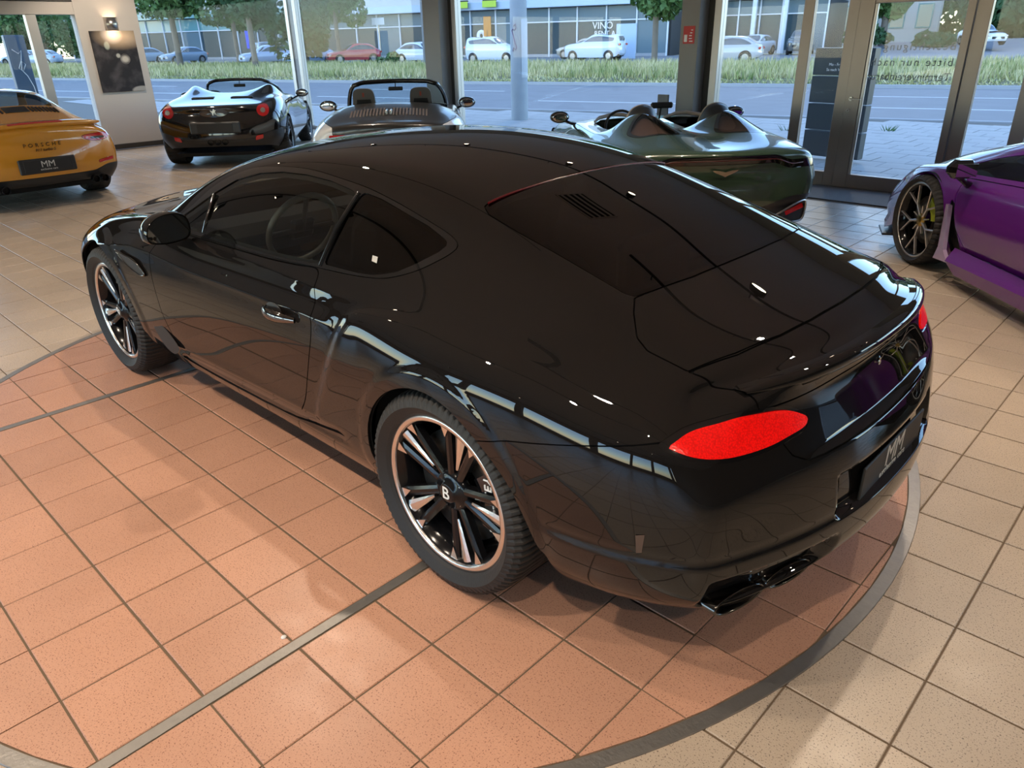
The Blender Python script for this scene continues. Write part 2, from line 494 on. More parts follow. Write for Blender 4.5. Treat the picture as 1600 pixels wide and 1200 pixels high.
# ---------------------------------------------------------------- turntable with terracotta tiles
tt = thing('turntable', 'round terracotta-tiled car turntable with a steel rim under the black coupe', 'turntable', (TC.x, TC.y, 0))
ZT = .005
def circ(r, n=180): return [(r * math.cos(2 * PI * k / n), r * math.sin(2 * PI * k / n)) for k in range(n)]
MB().prism(circ(TR - .006), -.003, ZT - .0035).build('bed', m_grout, tt)
mb = MB(); mb.lathe([(TR - .052, ZT - .003), (TR - .051, ZT), (TR - .008, ZT), (TR - .006, ZT - .004)], n=240, smooth=False); mb.build('rim', m_steel, tt)
def clip_convex(P, R):
    out = P
    for k in range(72):
        a = 2 * PI * (k + .5) / 72; nx, ny = math.cos(a), math.sin(a); c = R * math.cos(PI / 72)
        q = []
        for i in range(len(out)):
            p0, p1 = out[i - 1], out[i]; d0, d1 = p0[0] * nx + p0[1] * ny - c, p1[0] * nx + p1[1] * ny - c
            if d0 <= 0 and d1 <= 0: q.append(p1)
            elif d0 <= 0 < d1 or d1 <= 0 < d0:
                t = d0 / (d0 - d1); q.append((p0[0] + (p1[0] - p0[0]) * t, p0[1] + (p1[1] - p0[1]) * t))
                if d1 <= 0: q.append(p1)
        out = q
        if len(out) < 3: return []
    return out
# the deck is laid in three fields parted by two steel strips
SX = [(.125, .170), (2.560, 2.605)]
xs = []
x = SX[0][1]
while x < SX[1][0] - .1: xs.append((x, x + (SX[1][0] - SX[0][1]) / 8)); x += (SX[1][0] - SX[0][1]) / 8
x = SX[0][0]
while x > TC.x - TR: xs.append((x - PITCH, x)); x -= PITCH
x = SX[1][1]
while x < TC.x + TR: xs.append((x, x + PITCH)); x += PITCH
ys = [(1.1746 + k * .3005, 1.1746 + (k + 1) * .3005) for k in range(-13, 6)]
me_t = tile_mesh('turntable_tile', m_terra)
g = (PITCH - TS) / 2
for xa, xb in xs:
    for ya, yb in ys:
        P = [(xa + g - TC.x, ya + g - TC.y), (xb - g - TC.x, ya + g - TC.y), (xb - g - TC.x, yb - g - TC.y), (xa + g - TC.x, yb - g - TC.y)]
        if max(math.hypot(*p) for p in P) < TR - .056:
            o = bpy.data.objects.new('turntable_tile', me_t); link(o, tt); o.location = ((xa + xb) / 2 - TC.x, (ya + yb) / 2 - TC.y, ZT)
            o.scale = ((xb - xa - 2 * g) / TS, 1, 1)
        else:
            Q = clip_convex(P, TR - .055)
            if len(Q) > 2:
                ar = abs(sum(Q[i - 1][0] * Q[i][1] - Q[i][0] * Q[i - 1][1] for i in range(len(Q)))) / 2
                if ar > 4e-4: MB().prism(Q, ZT - .004, ZT).build('turntable_tile', m_terra, tt)
for xa, xb in SX:
    hx = (xa + xb) / 2 - TC.x; L = math.sqrt((TR - .054) ** 2 - hx ** 2)
    MB().box((hx, 0, ZT - .002), (xb - xa - .006, 2 * L, .006), bev=.001).build('joint_strip', m_steel, tt)
o = MB().lathe([(0, .0045), (.0075, .004), (.009, .002), (.009, 0)], n=16).build('paper_dot', mat('white paper', (.8, .78, .74), .8)); o.location = (.205, 1.485, ZT)
tag(o, 'small round white dot lying on the terracotta tiles beside the steel strip', 'scrap')

# ---------------------------------------------------------------- glass front (y = Y0): pillars, frames, panes, door
def frame_box(name, x0, x1, z0, z1, y0=Y0 - .04, y1=Y0 + .04, m=None, parent=None, bev=.004, kind='structure'):
    o = MB().box(((x0 + x1) / 2, (y0 + y1) / 2, (z0 + z1) / 2), (x1 - x0, y1 - y0, z1 - z0), bev=bev).build(name, m or m_frame, parent)
    if parent is None and kind: tag(o, kind=kind)
    return o
ZT_ = ZC
wf = thing('wall_street', None, None); wf['kind'] = 'structure'
frame_box('sill_rail', 2.55, X1, -.02, .07, parent=wf)
frame_box('head_rail', X0, X1, 2.62, 2.74, parent=wf)
frame_box('fascia', X0, X1, 2.74, ZC, Y0 - .06, Y0 + .05, m_post, wf)
# pillars: a broad grey one, a dark channel and a slim light post
def pillar(xa, xb, sd):
    p = thing('trim_1', None, None); p['kind'] = 'structure'
    frame_box('pillar', xa, xb, 0, 2.75, Y0 + .02, Y0 + .26, m_post, p)
    frame_box('channel', xa - .10, xa, 0, 2.75, Y0 - .05, Y0 + .05, m_postd, p)
    frame_box('slim_post', xa - .20, xa - .10, 0, 2.75, Y0 - .07, Y0 + .07, m_alu, p)
    return p
p1 = pillar(8.97, 9.40, 1); p1.name = 'trim_1'
p2 = pillar(3.93, 4.20, 1); p2.name = 'trim_2'
# corner: two slim posts
p3 = thing('trim_3', None, None); p3['kind'] = 'structure'
frame_box('slim_post', X1 - .07, X1 + .05, 0, 2.75, Y0 - .05, Y0 + .07, m_alu, p3)
frame_box('slim_post', X1 + .28, X1 + .40, 0, 2.75, Y0 - .05, Y0 + .05, m_alu, p3)
frame_box('channel', X1 + .05, X1 + .28, 0, 2.75, Y0 - .02, Y0 + .02, m_post, p3)
def pane(name, x0, x1, z0, z1, parent=None, y=Y0, mm=None):
    o = MB().box(((x0 + x1) / 2, y, (z0 + z1) / 2), (x1 - x0, .012, z1 - z0)).build(name, mm or m_pane, parent)
    if parent is None: tag(o, kind='structure')
    return o
w1 = pane('window_1', 9.40, X1 - .07, .07, 2.62); w2 = pane('window_2', 4.20, 8.77, .07, 2.62); w3 = pane('window_3', 2.66, 3.73, .07, 2.62)
# entrance: narrow side light and the door leaf
sl = thing('window_4', None, None); sl['kind'] = 'structure'
frame_box('jamb', 2.53, 2.66, 0, 2.62, parent=sl); frame_box('jamb', 2.005, 2.13, 0, 2.62, parent=sl)
frame_box('bottom_rail', 2.13, 2.53, 0, .17, parent=sl); frame_box('top_rail', 2.13, 2.53, 2.50, 2.62, parent=sl)
pane('pane', 2.13, 2.53, .17, 2.50, sl)
d1 = thing('door_1', None, None); d1['kind'] = 'structure'
YD = Y0 + .03
frame_box('stile', 1.83, 1.998, .012, 2.14, YD - .04, YD + .04, parent=d1); frame_box('stile', .81, .89, .012, 2.14, YD - .04, YD + .04, parent=d1)
frame_box('bottom_rail', .89, 1.83, .012, .17, YD - .04, YD + .04, parent=d1); frame_box('top_rail', .89, 1.83, 2.03, 2.14, YD - .04, YD + .04, parent=d1)
frame_box('glazing_bead', 1.795, 1.83, .17, 2.03, YD + .0, YD + .03, m_alu, d1)
dp = pane('pane', .89, 1.83, .17, 2.03, d1, YD)
frame_box('transom', .81, 2.0, 2.15, 2.26, parent=d1); pane('transom_pane', .81, 2.0, 2.26, 2.62, d1)
mb = MB(); mb.tube([(1.93, YD + .04, 1.03), (1.93, YD + .085, 1.03)], .010, 10); mb.tube([(1.93, YD + .085, 1.03), (1.80, YD + .085, 1.03)], .010, 10); mb.box((1.93, YD + .045, 1.03), (.034, .012, .05), bev=.004)
m_chrome = mat('bright chrome', (.85, .85, .86), .08, 1.)
m_satin = mat('satin stainless steel', (.55, .53, .50), .28, 1.)
h_ = mb.build('door_handle', m_satin, d1)
mb = MB(); mb.lathe([(.022, .0), (.022, .008), (.014, .010), (.010, .006)], (1.945, YD + .04, .90), 'y', 18); 
o = mb.build('lock', m_satin, d1); o.scale = (1, -1, 1); o.location = (0, 2 * (YD + .04), 0)
m_letter = mat('frosted lettering film', (.26, .26, .26), .9)
for k, (tx, z) in enumerate((('Besichtigung', 1.585), ('bitte nur nach', 1.425), ('Terminvereinbarung', 1.275))):
    text_mesh('lettering', tx, .115, m_letter, dp, frame_mat((.925, YD - .0075, z), (1, 0, 0), (0, 0, 1), (0, -1, 0)), ext=.0004, align='LEFT', spacing=1.28 if k < 2 else 1.0)
frame_box('trim_4', .665, .805, 0, 2.62)
pane('window_5', .24, .665, .07, 2.62); frame_box('trim_5', .10, .24, 0, 2.62); frame_box('trim_6', .24, .665, 0, .07)
pane('window_6', X0 + .1, .10, .07, 2.62)
wf2 = thing('trim_7', None, None); wf2['kind'] = 'structure'
for xx in (-1.9, -3.9, -5.9): frame_box('mullion', xx - .06, xx + .06, 0, 2.62, parent=wf2)
frame_box('sill_rail', X0, .10, 0, .07, parent=wf2)
# hydrant sign on the second pillar
sg = thing('fire_extinguisher_sign', 'red square extinguisher sign on the grey pillar', 'sign', (4.065, Y0 + .262, 1.75))
MB().box((0, .002, 0), (.17, .004, .21), bev=.001).build('plate', mat('signal red', (.50, .02, .02), .45), sg)
m_sw = mat('sign white', (.8, .8, .78), .5)
mb = MB(); mb.box((.045, .0048, -.04), (.045, .0016, .085)); mb.lathe([(0, .0056), (.018, .0056), (.018, .004)], (.045, 0, .045), 'y', 14)
o = mb.build('extinguisher_symbol', m_sw, sg)
mb = MB()
for k in range(5): mb.box((-.035 + .012 * math.sin(k), .0048, -.075 + .033 * k), (.05 - .006 * k, .0016, .012), bev=.0)
mb.build('flame_symbol', m_sw, sg)
# loose panel leaning at the second pillar, seen through the glass
o = MB().box((4.36, Y0 + .32, .51), (.17, .03, 1.02), bev=.004).build('display_panel', mat('grey laminate', (.16, .16, .165), .5)); tag(o, 'narrow dark grey panel standing against the pillar with the red sign', 'panel')

# ---------------------------------------------------------------- poster wall at the far end (x = X1)
wl = thing('wall_end', None, None); wl['kind'] = 'structure'
def wbox(name, y0, y1, z0, z1, m=m_white, x0=X1, x1=X1 + .22, parent=wl, bev=.004):
    return MB().box(((x0 + x1) / 2, (y0 + y1) / 2, (z0 + z1) / 2), (x1 - x0, y1 - y0, z1 - z0), bev=bev).build(name, m, parent)
wbox('wall_pier', -3.97, -2.90, 0, 2.56); wbox('wall_band', -2.90, Y1, 2.28, 2.48); wbox('wall_below_window', -2.90, Y1, 0, .10); wbox('wall_band', Y0, -3.97, 2.62, ZC, m_post, X1 - .05, X1 + .06); wbox('wall_band', -2.90, Y1, 2.48, ZC, m_black, X1 - .02, X1 + .2); wbox('wall_band', -3.97, -2.90, 2.56, ZC, m_white)
wbox('window_post', -2.29, -2.13, .10, 2.28, m_alu, X1 + .02, X1 + .16); wbox('window_post', -.75, -.62, .10, 2.28, m_alu, X1 + .02, X1 + .16); wbox('window_post', 1.2, 1.33, .10, 2.28, m_alu, X1 + .02, X1 + .16); wbox('window_post', 3.6, 3.73, .10, 2.28, m_alu, X1 + .02, X1 + .16); wbox('wall_pier', 4.6, Y1, .1, 2.28)
wbox('sill_rail', Y0, -3.97, -.02, .07, m_alu, X1 - .04, X1 + .04)
for n_, (a, b2, z0, z1) in enumerate(((-7.24, -3.97, .07, 2.62), (-2.90, -2.29, .10, 2.28), (-2.13, -.75, .10, 2.28), (-.62, 1.2, .1, 2.28), (1.33, 3.6, .1, 2.28))):
    tag(MB().box((X1 + .08 if n_ else X1, (a + b2) / 2, (z0 + z1) / 2), (.012, b2 - a, z1 - z0)).build('window_%d' % (7 + n_), m_pane), kind='structure')
tag(MB().box((X1 - .008, -3.43, .045), (.016, 1.08, .09), bev=.003).build('baseboard_end', m_base), kind='structure')
# ---------------------------------------------------------------- back walls and ceiling (seen only in the paint)
wb = thing('wall_back', None, None); wb['kind'] = 'structure'
def bx(name, c, d, m, parent=None, bev=.0):
    o = MB().box(c, d, bev=bev).build(name, m, parent); return o
bx('wall_below_window', ((X0 + X1) / 2, Y1 + .1, .25), (X1 - X0, .2, .5), m_dim, wb); bx('wall_above_window', ((X0 + X1) / 2, Y1 + .1, 2.95), (X1 - X0, .2, .8), m_dim, wb)
for k in range(8): bx('wall_pier', (X0 + .3 + k * 2.96, Y1 + .1, 1.5), (.34, .22, 2.2), m_dim, wb)
for k in range(7): bx('pane', (X0 + 1.78 + k * 2.96, Y1 + .1, 1.5), (2.62, .012, 2.1), m_pane, wb)
ws_ = bx('wall_side', (X0 - .1, (Y0 + Y1) / 2, ZC / 2), (.2, Y1 - Y0, ZC), m_dim); tag(ws_, kind='structure')
ce = bx('ceiling', ((X0 + X1) / 2, (Y0 + Y1) / 2, ZC + .05), (X1 - X0 + .4, Y1 - Y0 + .3, .1), m_ceil); tag(ce, kind='structure')

# ---------------------------------------------------------------- poster and wall lamp
po = thing('poster', 'dark canvas print of a car cockpit hung on the white pier', 'poster', (X1 - .02, -3.445, 1.51))
def poster_mat():
    m = bpy.data.materials.new('cockpit print'); m.use_nodes = True; nt = m.node_tree; b = nt.nodes['Principled BSDF']; b.inputs['Roughness'].default_value = .55
    tc = nt.nodes.new('ShaderNodeTexCoord')
    def blob(c, s, ca, cb, e0=0., e1=1.):
        mp = nt.nodes.new('ShaderNodeMapping'); mp.inputs['Location'].default_value = tuple(-c[i] / s[i] for i in range(3)); mp.inputs['Scale'].default_value = tuple(1 / q for q in s)
        nt.links.new(tc.outputs['Object'], mp.inputs[0]); g_ = nt.nodes.new('ShaderNodeTexGradient'); g_.gradient_type = 'SPHERICAL'; nt.links.new(mp.outputs[0], g_.inputs[0])
        r = nt.nodes.new('ShaderNodeValToRGB'); r.color_ramp.elements[0].position = e0; r.color_ramp.elements[1].position = e1; r.color_ramp.elements[0].color = (*ca, 1); r.color_ramp.elements[1].color = (*cb, 1)
        nt.links.new(g_.outputs[1], r.inputs[0]); return r.outputs[0]
    def add(a, b_):
        x = nt.nodes.new('ShaderNodeMix'); x.data_type = 'RGBA'; x.blend_type = 'ADD'; x.inputs[0].default_value = 1; nt.links.new(a, x.inputs[6]); nt.links.new(b_, x.inputs[7]); return x.outputs[2]
    n = nt.nodes.new('ShaderNodeTexNoise'); n.inputs['Scale'].default_value = 5; n.inputs['Detail'].default_value = 5; nt.links.new(tc.outputs['Object'], n.inputs[0])
    r = nt.nodes.new('ShaderNodeValToRGB'); r.color_ramp.elements[0].position = .45; r.color_ramp.elements[1].position = .8; r.color_ramp.elements[0].color = (.012, .008, .010, 1); r.color_ramp.elements[1].color = (.09, .075, .08, 1); nt.links.new(n.outputs[0], r.inputs[0])
    c = add(r.outputs[0], blob((0, -.12, .42), (1, .50, .24), (0, 0, 0), (1.0, .72, .46)))
    c = add(c, blob((0, .02, .46), (1, .20, .18), (0, 0, 0), (1.0, .95, .9)))
    c = add(c, blob((0, .14, .27), (1, .07, .10), (0, 0, 0), (.35, .40, .33), .2, .5))
    c = add(c, blob((0, -.32, -.50), (1, .22, .09), (0, 0, 0), (.40, .38, .35), .1, .3))
    c = add(c, blob((0, -.13, .04), (1, .11, .09), (0, 0, 0), (.55, .52, .46), .15, .6)); c = add(c, blob((0, -.02, .10), (1, .05, .05), (0, 0, 0), (.5, .5, .46), .1, .5))
    nt.links.new(c, b.inputs['Base Color']); return m
MB().box((0, 0, 0), (.035, .77, 1.02), bev=.003).build('canvas', poster_mat(), po)
mb = MB(); mb.lathe([(.085, 0), (.075, .003), (.05, .003), (.045, 0)], (-.0185, -.13, .04), 'x', 28)
o = mb.build('printed_gauge', mat('print pale grey', (.30, .28, .26), .6), po); o.scale = (1, 1, 1)
mb = MB(); mb.lathe([(.155, .0), (.155, .003), (.15, .003), (.15, 0)], (-.019, -.16, .12), 'x', 40, a0=-.4, a1=2.6)
mb.build('printed_wheel_rim', mat('print warm grey', (.20, .16, .13), .6), po)
la = thing('wall_lamp', 'brushed metal half-cylinder wall lamp above the cockpit poster', 'lamp', (X1, -3.47, 2.13))
mb = MB(); mb.lathe([(.115, -.11), (.115, .11), (.10, .11), (.10, -.11)], n=24, a0=PI / 2, a1=3 * PI / 2, closed=True); mb.build('shade', m_satin, la)
MB().box((-.01, 0, 0), (.02, .2, .16), bev=.003).build('mount', m_satin, la)
MB().ball((-.055, 0, 0), (.03, .03, .05), 12, 8).build('bulb', mat('lamp bulb', (1, .8, .6), emit=(1, .70, .42), es=60), la)
l = bpy.data.lights.new('wall_lamp_light', 'POINT'); l.energy = 9; l.color = (1, .72, .48); l.shadow_soft_size = .04
lo = bpy.data.objects.new('wall_lamp_light', l); link(lo, la); lo.location = (-.06, 0, 0)

# ---------------------------------------------------------------- ceiling tracks and their spotlights
m_lens = mat('spot lens', (1, .9, .75), emit=(1, .80, .58), es=55)
def track(y, x0, x1, spots, aim, label, power, blend=.6, ang=95):
    t = thing('lighting_track', label + ' track rail under the ceiling', 'lighting track', (0, y, ZC - .10))
    MB().box(((x0 + x1) / 2, 0, 0), (x1 - x0, .035, .03), bev=.003).build('rail', m_black, t)
    mb = MB()
    for xx in np.linspace(x0 + .2, x1 - .2, 8): mb.tube([(xx, 0, .015), (xx, 0, .10)], .004, 6)
    mb.build('hangers', m_black, t)
    for k, sx in enumerate(spots):
        s = thing('spotlight', 'small black ceiling spotlight on the ' + label, 'spotlight', (sx, y, ZC - .115), 0, 'spotlights on the ' + label)
        a = aim[k] if isinstance(aim, list) else aim
        tgt = Vector((a[0] + sx if len(a) > 3 else a[0], a[1], a[2]))
        d = (tgt - Vector((sx, y, ZC - .22))).normalized()
        rot = d.to_track_quat('-Z', 'Y')
        MB().tube([(0, 0, 0), (0, 0, -.07)], .012, 8).build('stem', m_black, s)
        h = MB(); h.lathe([(.02, .075), (.042, .07), (.045, .0), (.045, -.075), (.040, -.075), (.040, -.05)], n=20)
        ho = h.build('head', m_black, s); ho.rotation_mode = 'QUATERNION'; ho.rotation_quaternion = rot; ho.location = (0, 0, -.11)
        le = MB(); le.lathe([(0, -.055), (.039, -.055)], n=20); lo_ = le.build('lens', m_lens, ho)
        l = bpy.data.lights.new('spot_light', 'SPOT'); l.energy = .74 * (power[k] if isinstance(power, list) else power); l.color = (1, .835, .66); l.spot_size = math.radians(ang); l.spot_blend = blend; l.shadow_soft_size = .035
        lo = bpy.data.objects.new('spot_light', l); link(lo, ho); lo.location = (0, 0, -.08)
    return t
track(-3.1, -5, 12.5, [-3.2, -1.2, .06, 1.33, 2.23, 4.07, 6.2, 8.4, 10.6, 12.0], [(a, -2.6, 0) for a in (-3.2, -1.2, .06, 1.33, 2.23, 4.07, 6.2, 8.4, 10.6)] + [(13.8, -3.3, 1.2)], 'track over the rear cars', [120, 120, 120, 110, 110, 130, 150, 150, 150, 160])  # last spot is an added fill, turned on the end wall to brighten it
track(2.6, -5, 12.5, [-3.2, -1.3, .3, 2.0, 3.86, 6.0, 8.5], [(-2.5, 2.2, 0), (-1.0, 1.8, 0), (.6, 1.9, 0), (1.8, 1.5, 0), (3.4, 1.4, 0), (6, 1.2, 0), (8.6, .6, 0)], 'track over the near side', [150, 165, 165, 165, 160, 170, 180])
track(.05, .6, 7.0, [2.83, 5.4], [(2.2, .9, 0), (5.2, .4, 0)], 'short track above the coupe bonnet', [150, 100])
track(-1.8, -4.0, .4, [-2.9, -.6], [(-2.6, -1.2, 0), (-1.2, .2, 0)], 'short track behind the coupe tail', [80, 150], ang=115)
track(1.5, -2.0, 1.2, [.0], [(.1, 2.0, 0)], 'short track above the coupe flank', 70)
track(6.2, -5, 12.5, [-3, 0, 3, 6, 9], (0, 6.0, 0, 1), 'track along the back windows', 14)
cv = thing('ceiling_vent', 'square slatted air vent in the ceiling, mirrored in the rear glass', 'vent', (1.24, -2.28, ZC - .012))
MB().box((0, 0, .006), (.46, .46, .012), bev=.002).build('backing', m_black, cv)
for k in range(4): MB().box((0, -.15 + .10 * k, -.006), (.42, .035, .014), bev=.003).build('slat', m_ceil, cv)
for sx, sy, dx, dy in ((-.225, 0, .02, .47), (.225, 0, .02, .47), (0, -.225, .47, .02), (0, .225, .47, .02)): MB().box((sx, sy, -.004), (dx, dy, .016), bev=.003).build('frame_bar', m_ceil, cv)
# ---------------------------------------------------------------- the black coupe: surface data (metres, origin on the ground under its rear axle, x forward, y left)
def gt_stations():
    S = []
    def st(x, side, top, bow=0.):
        yc = side[-1][0]
        S.append(dict(x=x, side=side, top=[(y, z, bow * (1 - (y / yc) ** 2)) for y, z in top]))
    #          L0            L1            L2            L3            L4            L5            L6(belt)
    lx = lambda y: -1.022 + .140 * (y / .652) ** 2.3          # trailing edge in plan
    def edge(y, z, x, d): return (y, z, lx(y) + d - x)
    S.append(dict(x=-.930, side=[(.690, .292), (.765, .365), (.800, .470), (.812, .585), (.798, .700), (.722, .820, .040), edge(.686, .893, -.930, .004)],
       top=[edge(.612, .912, -.930, 0), edge(.505, .928, -.930, 0), edge(.370, .940, -.930, 0), edge(.190, .947, -.930, 0), edge(0, .950, -.930, 0)]))
    S.append(dict(x=-.860, side=[(.750, .285), (.835, .358), (.868, .468), (.880, .590), (.866, .710), (.812, .830, .022), edge(.720, .908, -.860, .070)],
       top=[edge(.630, .930, -.860, .078), edge(.515, .945, -.860, .080), edge(.370, .957, -.860, .080), edge(.190, .964, -.860, .080), edge(0, .966, -.860, .080)]))
    st(-.740, [(.800, .268), (.888, .345), (.922, .460), (.933, .600), (.925, .730), (.878, .846), (.758, .928)],
       [(.652, .956), (.525, .974), (.372, .987), (.190, .994), (0, .996)], -.115)
    st(-.580, [(.834, .245), (.920, .335), (.952, .460), (.962, .610), (.953, .745), (.905, .864), (.770, .958)],
       [(.655, 1.002), (.540, 1.024), (.380, 1.036), (.195, 1.044), (0, 1.047)], -.080)
    st(-.400, [(.848, .225), (.932, .325), (.964, .460), (.975, .620), (.967, .760), (.922, .882), (.785, .995)],
       [(.665, 1.054), (.552, 1.080), (.390, 1.097), (.200, 1.107), (0, 1.110)], -.050)
    st(-.200, [(.852, .198), (.935, .320), (.968, .460), (.980, .630), (.973, .770), (.928, .890), (.795, 1.010)],
       [(.670, 1.098), (.560, 1.146), (.400, 1.171), (.205, 1.185), (0, 1.190)], -.020)
    st(.000, [(.852, .198), (.935, .320), (.967, .460), (.979, .630), (.972, .770), (.926, .888), (.808, 1.012)],
       [(.678, 1.132), (.570, 1.203), (.415, 1.236), (.212, 1.253), (0, 1.259)], 0)
    st(.220, [(.850, .198), (.930, .320), (.958, .460), (.966, .620), (.961, .755), (.922, .875), (.824, 1.004)],
       [(.696, 1.158), (.585, 1.252), (.432, 1.293), (.222, 1.314), (0, 1.321)], 0)
    st(.460, [(.848, .198), (.922, .320), (.945, .460), (.951, .610), (.946, .740), (.914, .862), (.836, .995)],
       [(.716, 1.172), (.603, 1.289), (.452, 1.336), (.235, 1.360), (0, 1.368)], 0)
    st(.760, [(.846, .198), (.916, .320), (.935, .460), (.940, .605), (.938, .735), (.912, .855), (.846, .986)],
       [(.736, 1.172), (.622, 1.310), (.474, 1.362), (.250, 1.389), (0, 1.398)], 0)
    st(1.100, [(.845, .198), (.914, .320), (.932, .460), (.938, .605), (.938, .735), (.914, .850), (.852, .978)],
       [(.748, 1.162), (.636, 1.308), (.488, 1.362), (.260, 1.389), (0, 1.398)], 0)
    st(1.430, [(.846, .198), (.916, .320), (.934, .460), (.942, .605), (.944, .735), (.920, .845), (.860, .968)],
       [(.762, 1.130), (.650, 1.274), (.504, 1.330), (.270, 1.359), (0, 1.368)], 0)
    st(1.750, [(.848, .198), (.920, .320), (.940, .460), (.950, .605), (.953, .735), (.928, .840), (.868, .955)],
       [(.782, 1.076), (.678, 1.200), (.530, 1.260), (.285, 1.292), (0, 1.303)], .03)
    st(2.050, [(.850, .198), (.926, .320), (.950, .460), (.962, .605), (.964, .730), (.938, .832), (.874, .938)],
       [(.806, 1.006), (.716, 1.088), (.565, 1.137), (.305, 1.170), (0, 1.181)], .08)
    st(2.320, [(.852, .198), (.932, .320), (.958, .460), (.970, .605), (.970, .725), (.944, .822), (.874, .918)],
       [(.806, .952), (.716, .980), (.580, 1.008), (.318, 1.036), (0, 1.046)], .12)
    st(2.560, [(.852, .198), (.935, .320), (.964, .460), (.976, .605), (.974, .718), (.946, .812), (.872, .898)],
       [(.792, .930), (.696, .936), (.570, .942), (.316, .953), (0, .958)], .14)
    st(2.840, [(.850, .200), (.935, .320), (.966, .460), (.978, .605), (.974, .708), (.940, .798), (.862, .872)],
       [(.772, .898), (.672, .900), (.552, .903), (.308, .913), (0, .918)], .15)
    st(3.080, [(.840, .205), (.922, .325), (.952, .460), (.962, .600), (.957, .690), (.918, .772), (.836, .840)],
       [(.744, .864), (.646, .866), (.530, .868), (.296, .878), (0, .883)], .16)
    st(3.290, [(.800, .215), (.880, .330), (.908, .460), (.916, .580), (.908, .668), (.868, .742), (.780, .800)],
       [(.690, .822), (.600, .834), (.495, .844), (.280, .866), (0, .878)], .18)
    st(3.440, [(.735, .225), (.810, .330), (.835, .450), (.840, .560), (.830, .645), (.790, .708), (.700, .758)],
       [(.620, .778), (.540, .790), (.446, .800), (.256, .822), (0, .834)], .20)
    return S

def gt_rear(a, c, ns, nt, ring):
    xc = [-1.035, -1.100, -1.112, -1.098, -1.060, -1.010][a]
    zc = [.302, .375, .490, .610, .730, .868][a]
    x0, y0, z0 = ring[a]
    t = 1 - c / nt; t = t ** .92
    w = 1 - t ** 2.3
    return (x0 + (xc - x0) * w, y0 * t, z0 + (zc - z0) * w)

def gt_front(a, c, ns, nt, ring):
    xc = [3.56, 3.66, 3.70, 3.71, 3.705, 3.69][a]
    zc = [.20, .32, .46, .60, .71, .79][a]
    x0, y0, z0 = ring[a]
    t = 1 - c / nt; t = t ** .92
    w = 1 - t ** 2.2
    return (x0 + (xc - x0) * w, y0 * t, z0 + (zc - z0) * w)

def gt_relief(V, N):
    """creases, lips, grooves and recesses pressed into the smooth body"""
    ay = np.abs(V[:, 1]); X, Z = V[:, 0], V[:, 2]
    H = catmull([(.770, .40), (.679, .582), (.596, .724), (.541, .833), (.495, .893), (.405, .921), (.188, .938), (-.017, .942), (-.195, .943), (-.365, .936), (-.553, .915), (-.72, .885), (-.95, .70), (-.95, .1), (.80, .1)], 6)
    s = sd_poly(V[:, [0, 2]], H); side = smooth01((ay - .74) / .10)
    wx = .30 + .70 * smooth01((X - .05) / .35); wz = smooth01((Z - .30) / .15)
    D = side * wx * wz * np.where(s < 0, .010 * np.exp(s / .16), 0) * (1 - np.exp(np.minimum(s, 0) / .018)) - side * wx * wz * np.where(s > 0, .007 * np.exp(-s / .07), 0) * (1 - np.exp(-np.maximum(s, 0) / .014))
    zs = np.interp(X, [.5, .8, 1.133, 1.69, 2.124, 2.367, 2.652, 3.0], [.828, .831, .828, .823, .838, .834, .797, .75])
    tt_ = Z - zs; fx = smooth01((X - .58) / .14) * (1 - smooth01((X - 2.75) / .25)) * smooth01((ay - .80) / .05)
    D += fx * (.010 * np.exp(-np.abs(tt_) / .026) - .005 * np.exp(-((tt_ - .055) / .03) ** 2))
    z2 = np.interp(X, [.4, .637, 1.187, 1.751, 2.2], [.938, .932, .946, .955, .95]); t2 = Z - z2
    D += smooth01((X - .35) / .2) * (1 - smooth01((X - 2.0) / .2)) * smooth01((ay - .78) / .04) * .004 * np.exp(-np.abs(t2) / .012)
    # wheel arch lips
    for cx, rr in ((0., .395), (2.84, .418)):
        r = np.hypot(X - cx, Z - .372)
        D += smooth01((ay - .72) / .08) * .006 * (1 - smooth01((r - rr - .040) / .034)) * smooth01((Z - .2) / .05)
    # side skirt: a dark groove under the door
    g0 = smooth01((X - .52) / .14) * (1 - smooth01((X - 1.96) / .16)) * smooth01((ay - .7) / .05)
    zg = np.interp(X, [.5, .75, 1.1, 1.7, 2.05], [.372, .352, .340, .322, .318])
    D -= g0 * .007 * smooth01((Z - zg + .028) / .012) * (1 - smooth01((Z - zg - .026) / .030))
    # tail: ledge under the boot face, plate recess, lower valance
    rear = smooth01((-N[:, 0] - .35) / .3) * (X < -.85)
    DX = rear * .024 * smooth01((Z - .715) / .016) * (1 - smooth01((Z - .885 - .035 * (1 - (ay / .7) ** 2)) / .030)) * (1 - smooth01((ay - .22) / .42))
    DX += (X < -.9) * .026 * smooth01((.392 - ay) / .014) * smooth01((Z - .497) / .012) * (1 - smooth01((Z - .625) / .012))
    zb = np.interp(X, [-1.12, -.92, -.787, -.45], [.505, .503, .503, .478])
    low = (X < -.42) * smooth01((-.42 - X) / .1)
    D += low * .006 * (1 - smooth01((Z - zb + .012) / .014)) - low * .002 * np.exp(-((Z - zb - .012) / .012) ** 2)
    DX += (X < -.8) * .040 * smooth01((Z - .335) / .02) * (1 - smooth01((Z - .425) / .025)) * smooth01((.82 - ay) / .05) * smooth01((ay - .36) / .05)
    V = V + N * D[:, None]; V[:, 0] += DX
    return V
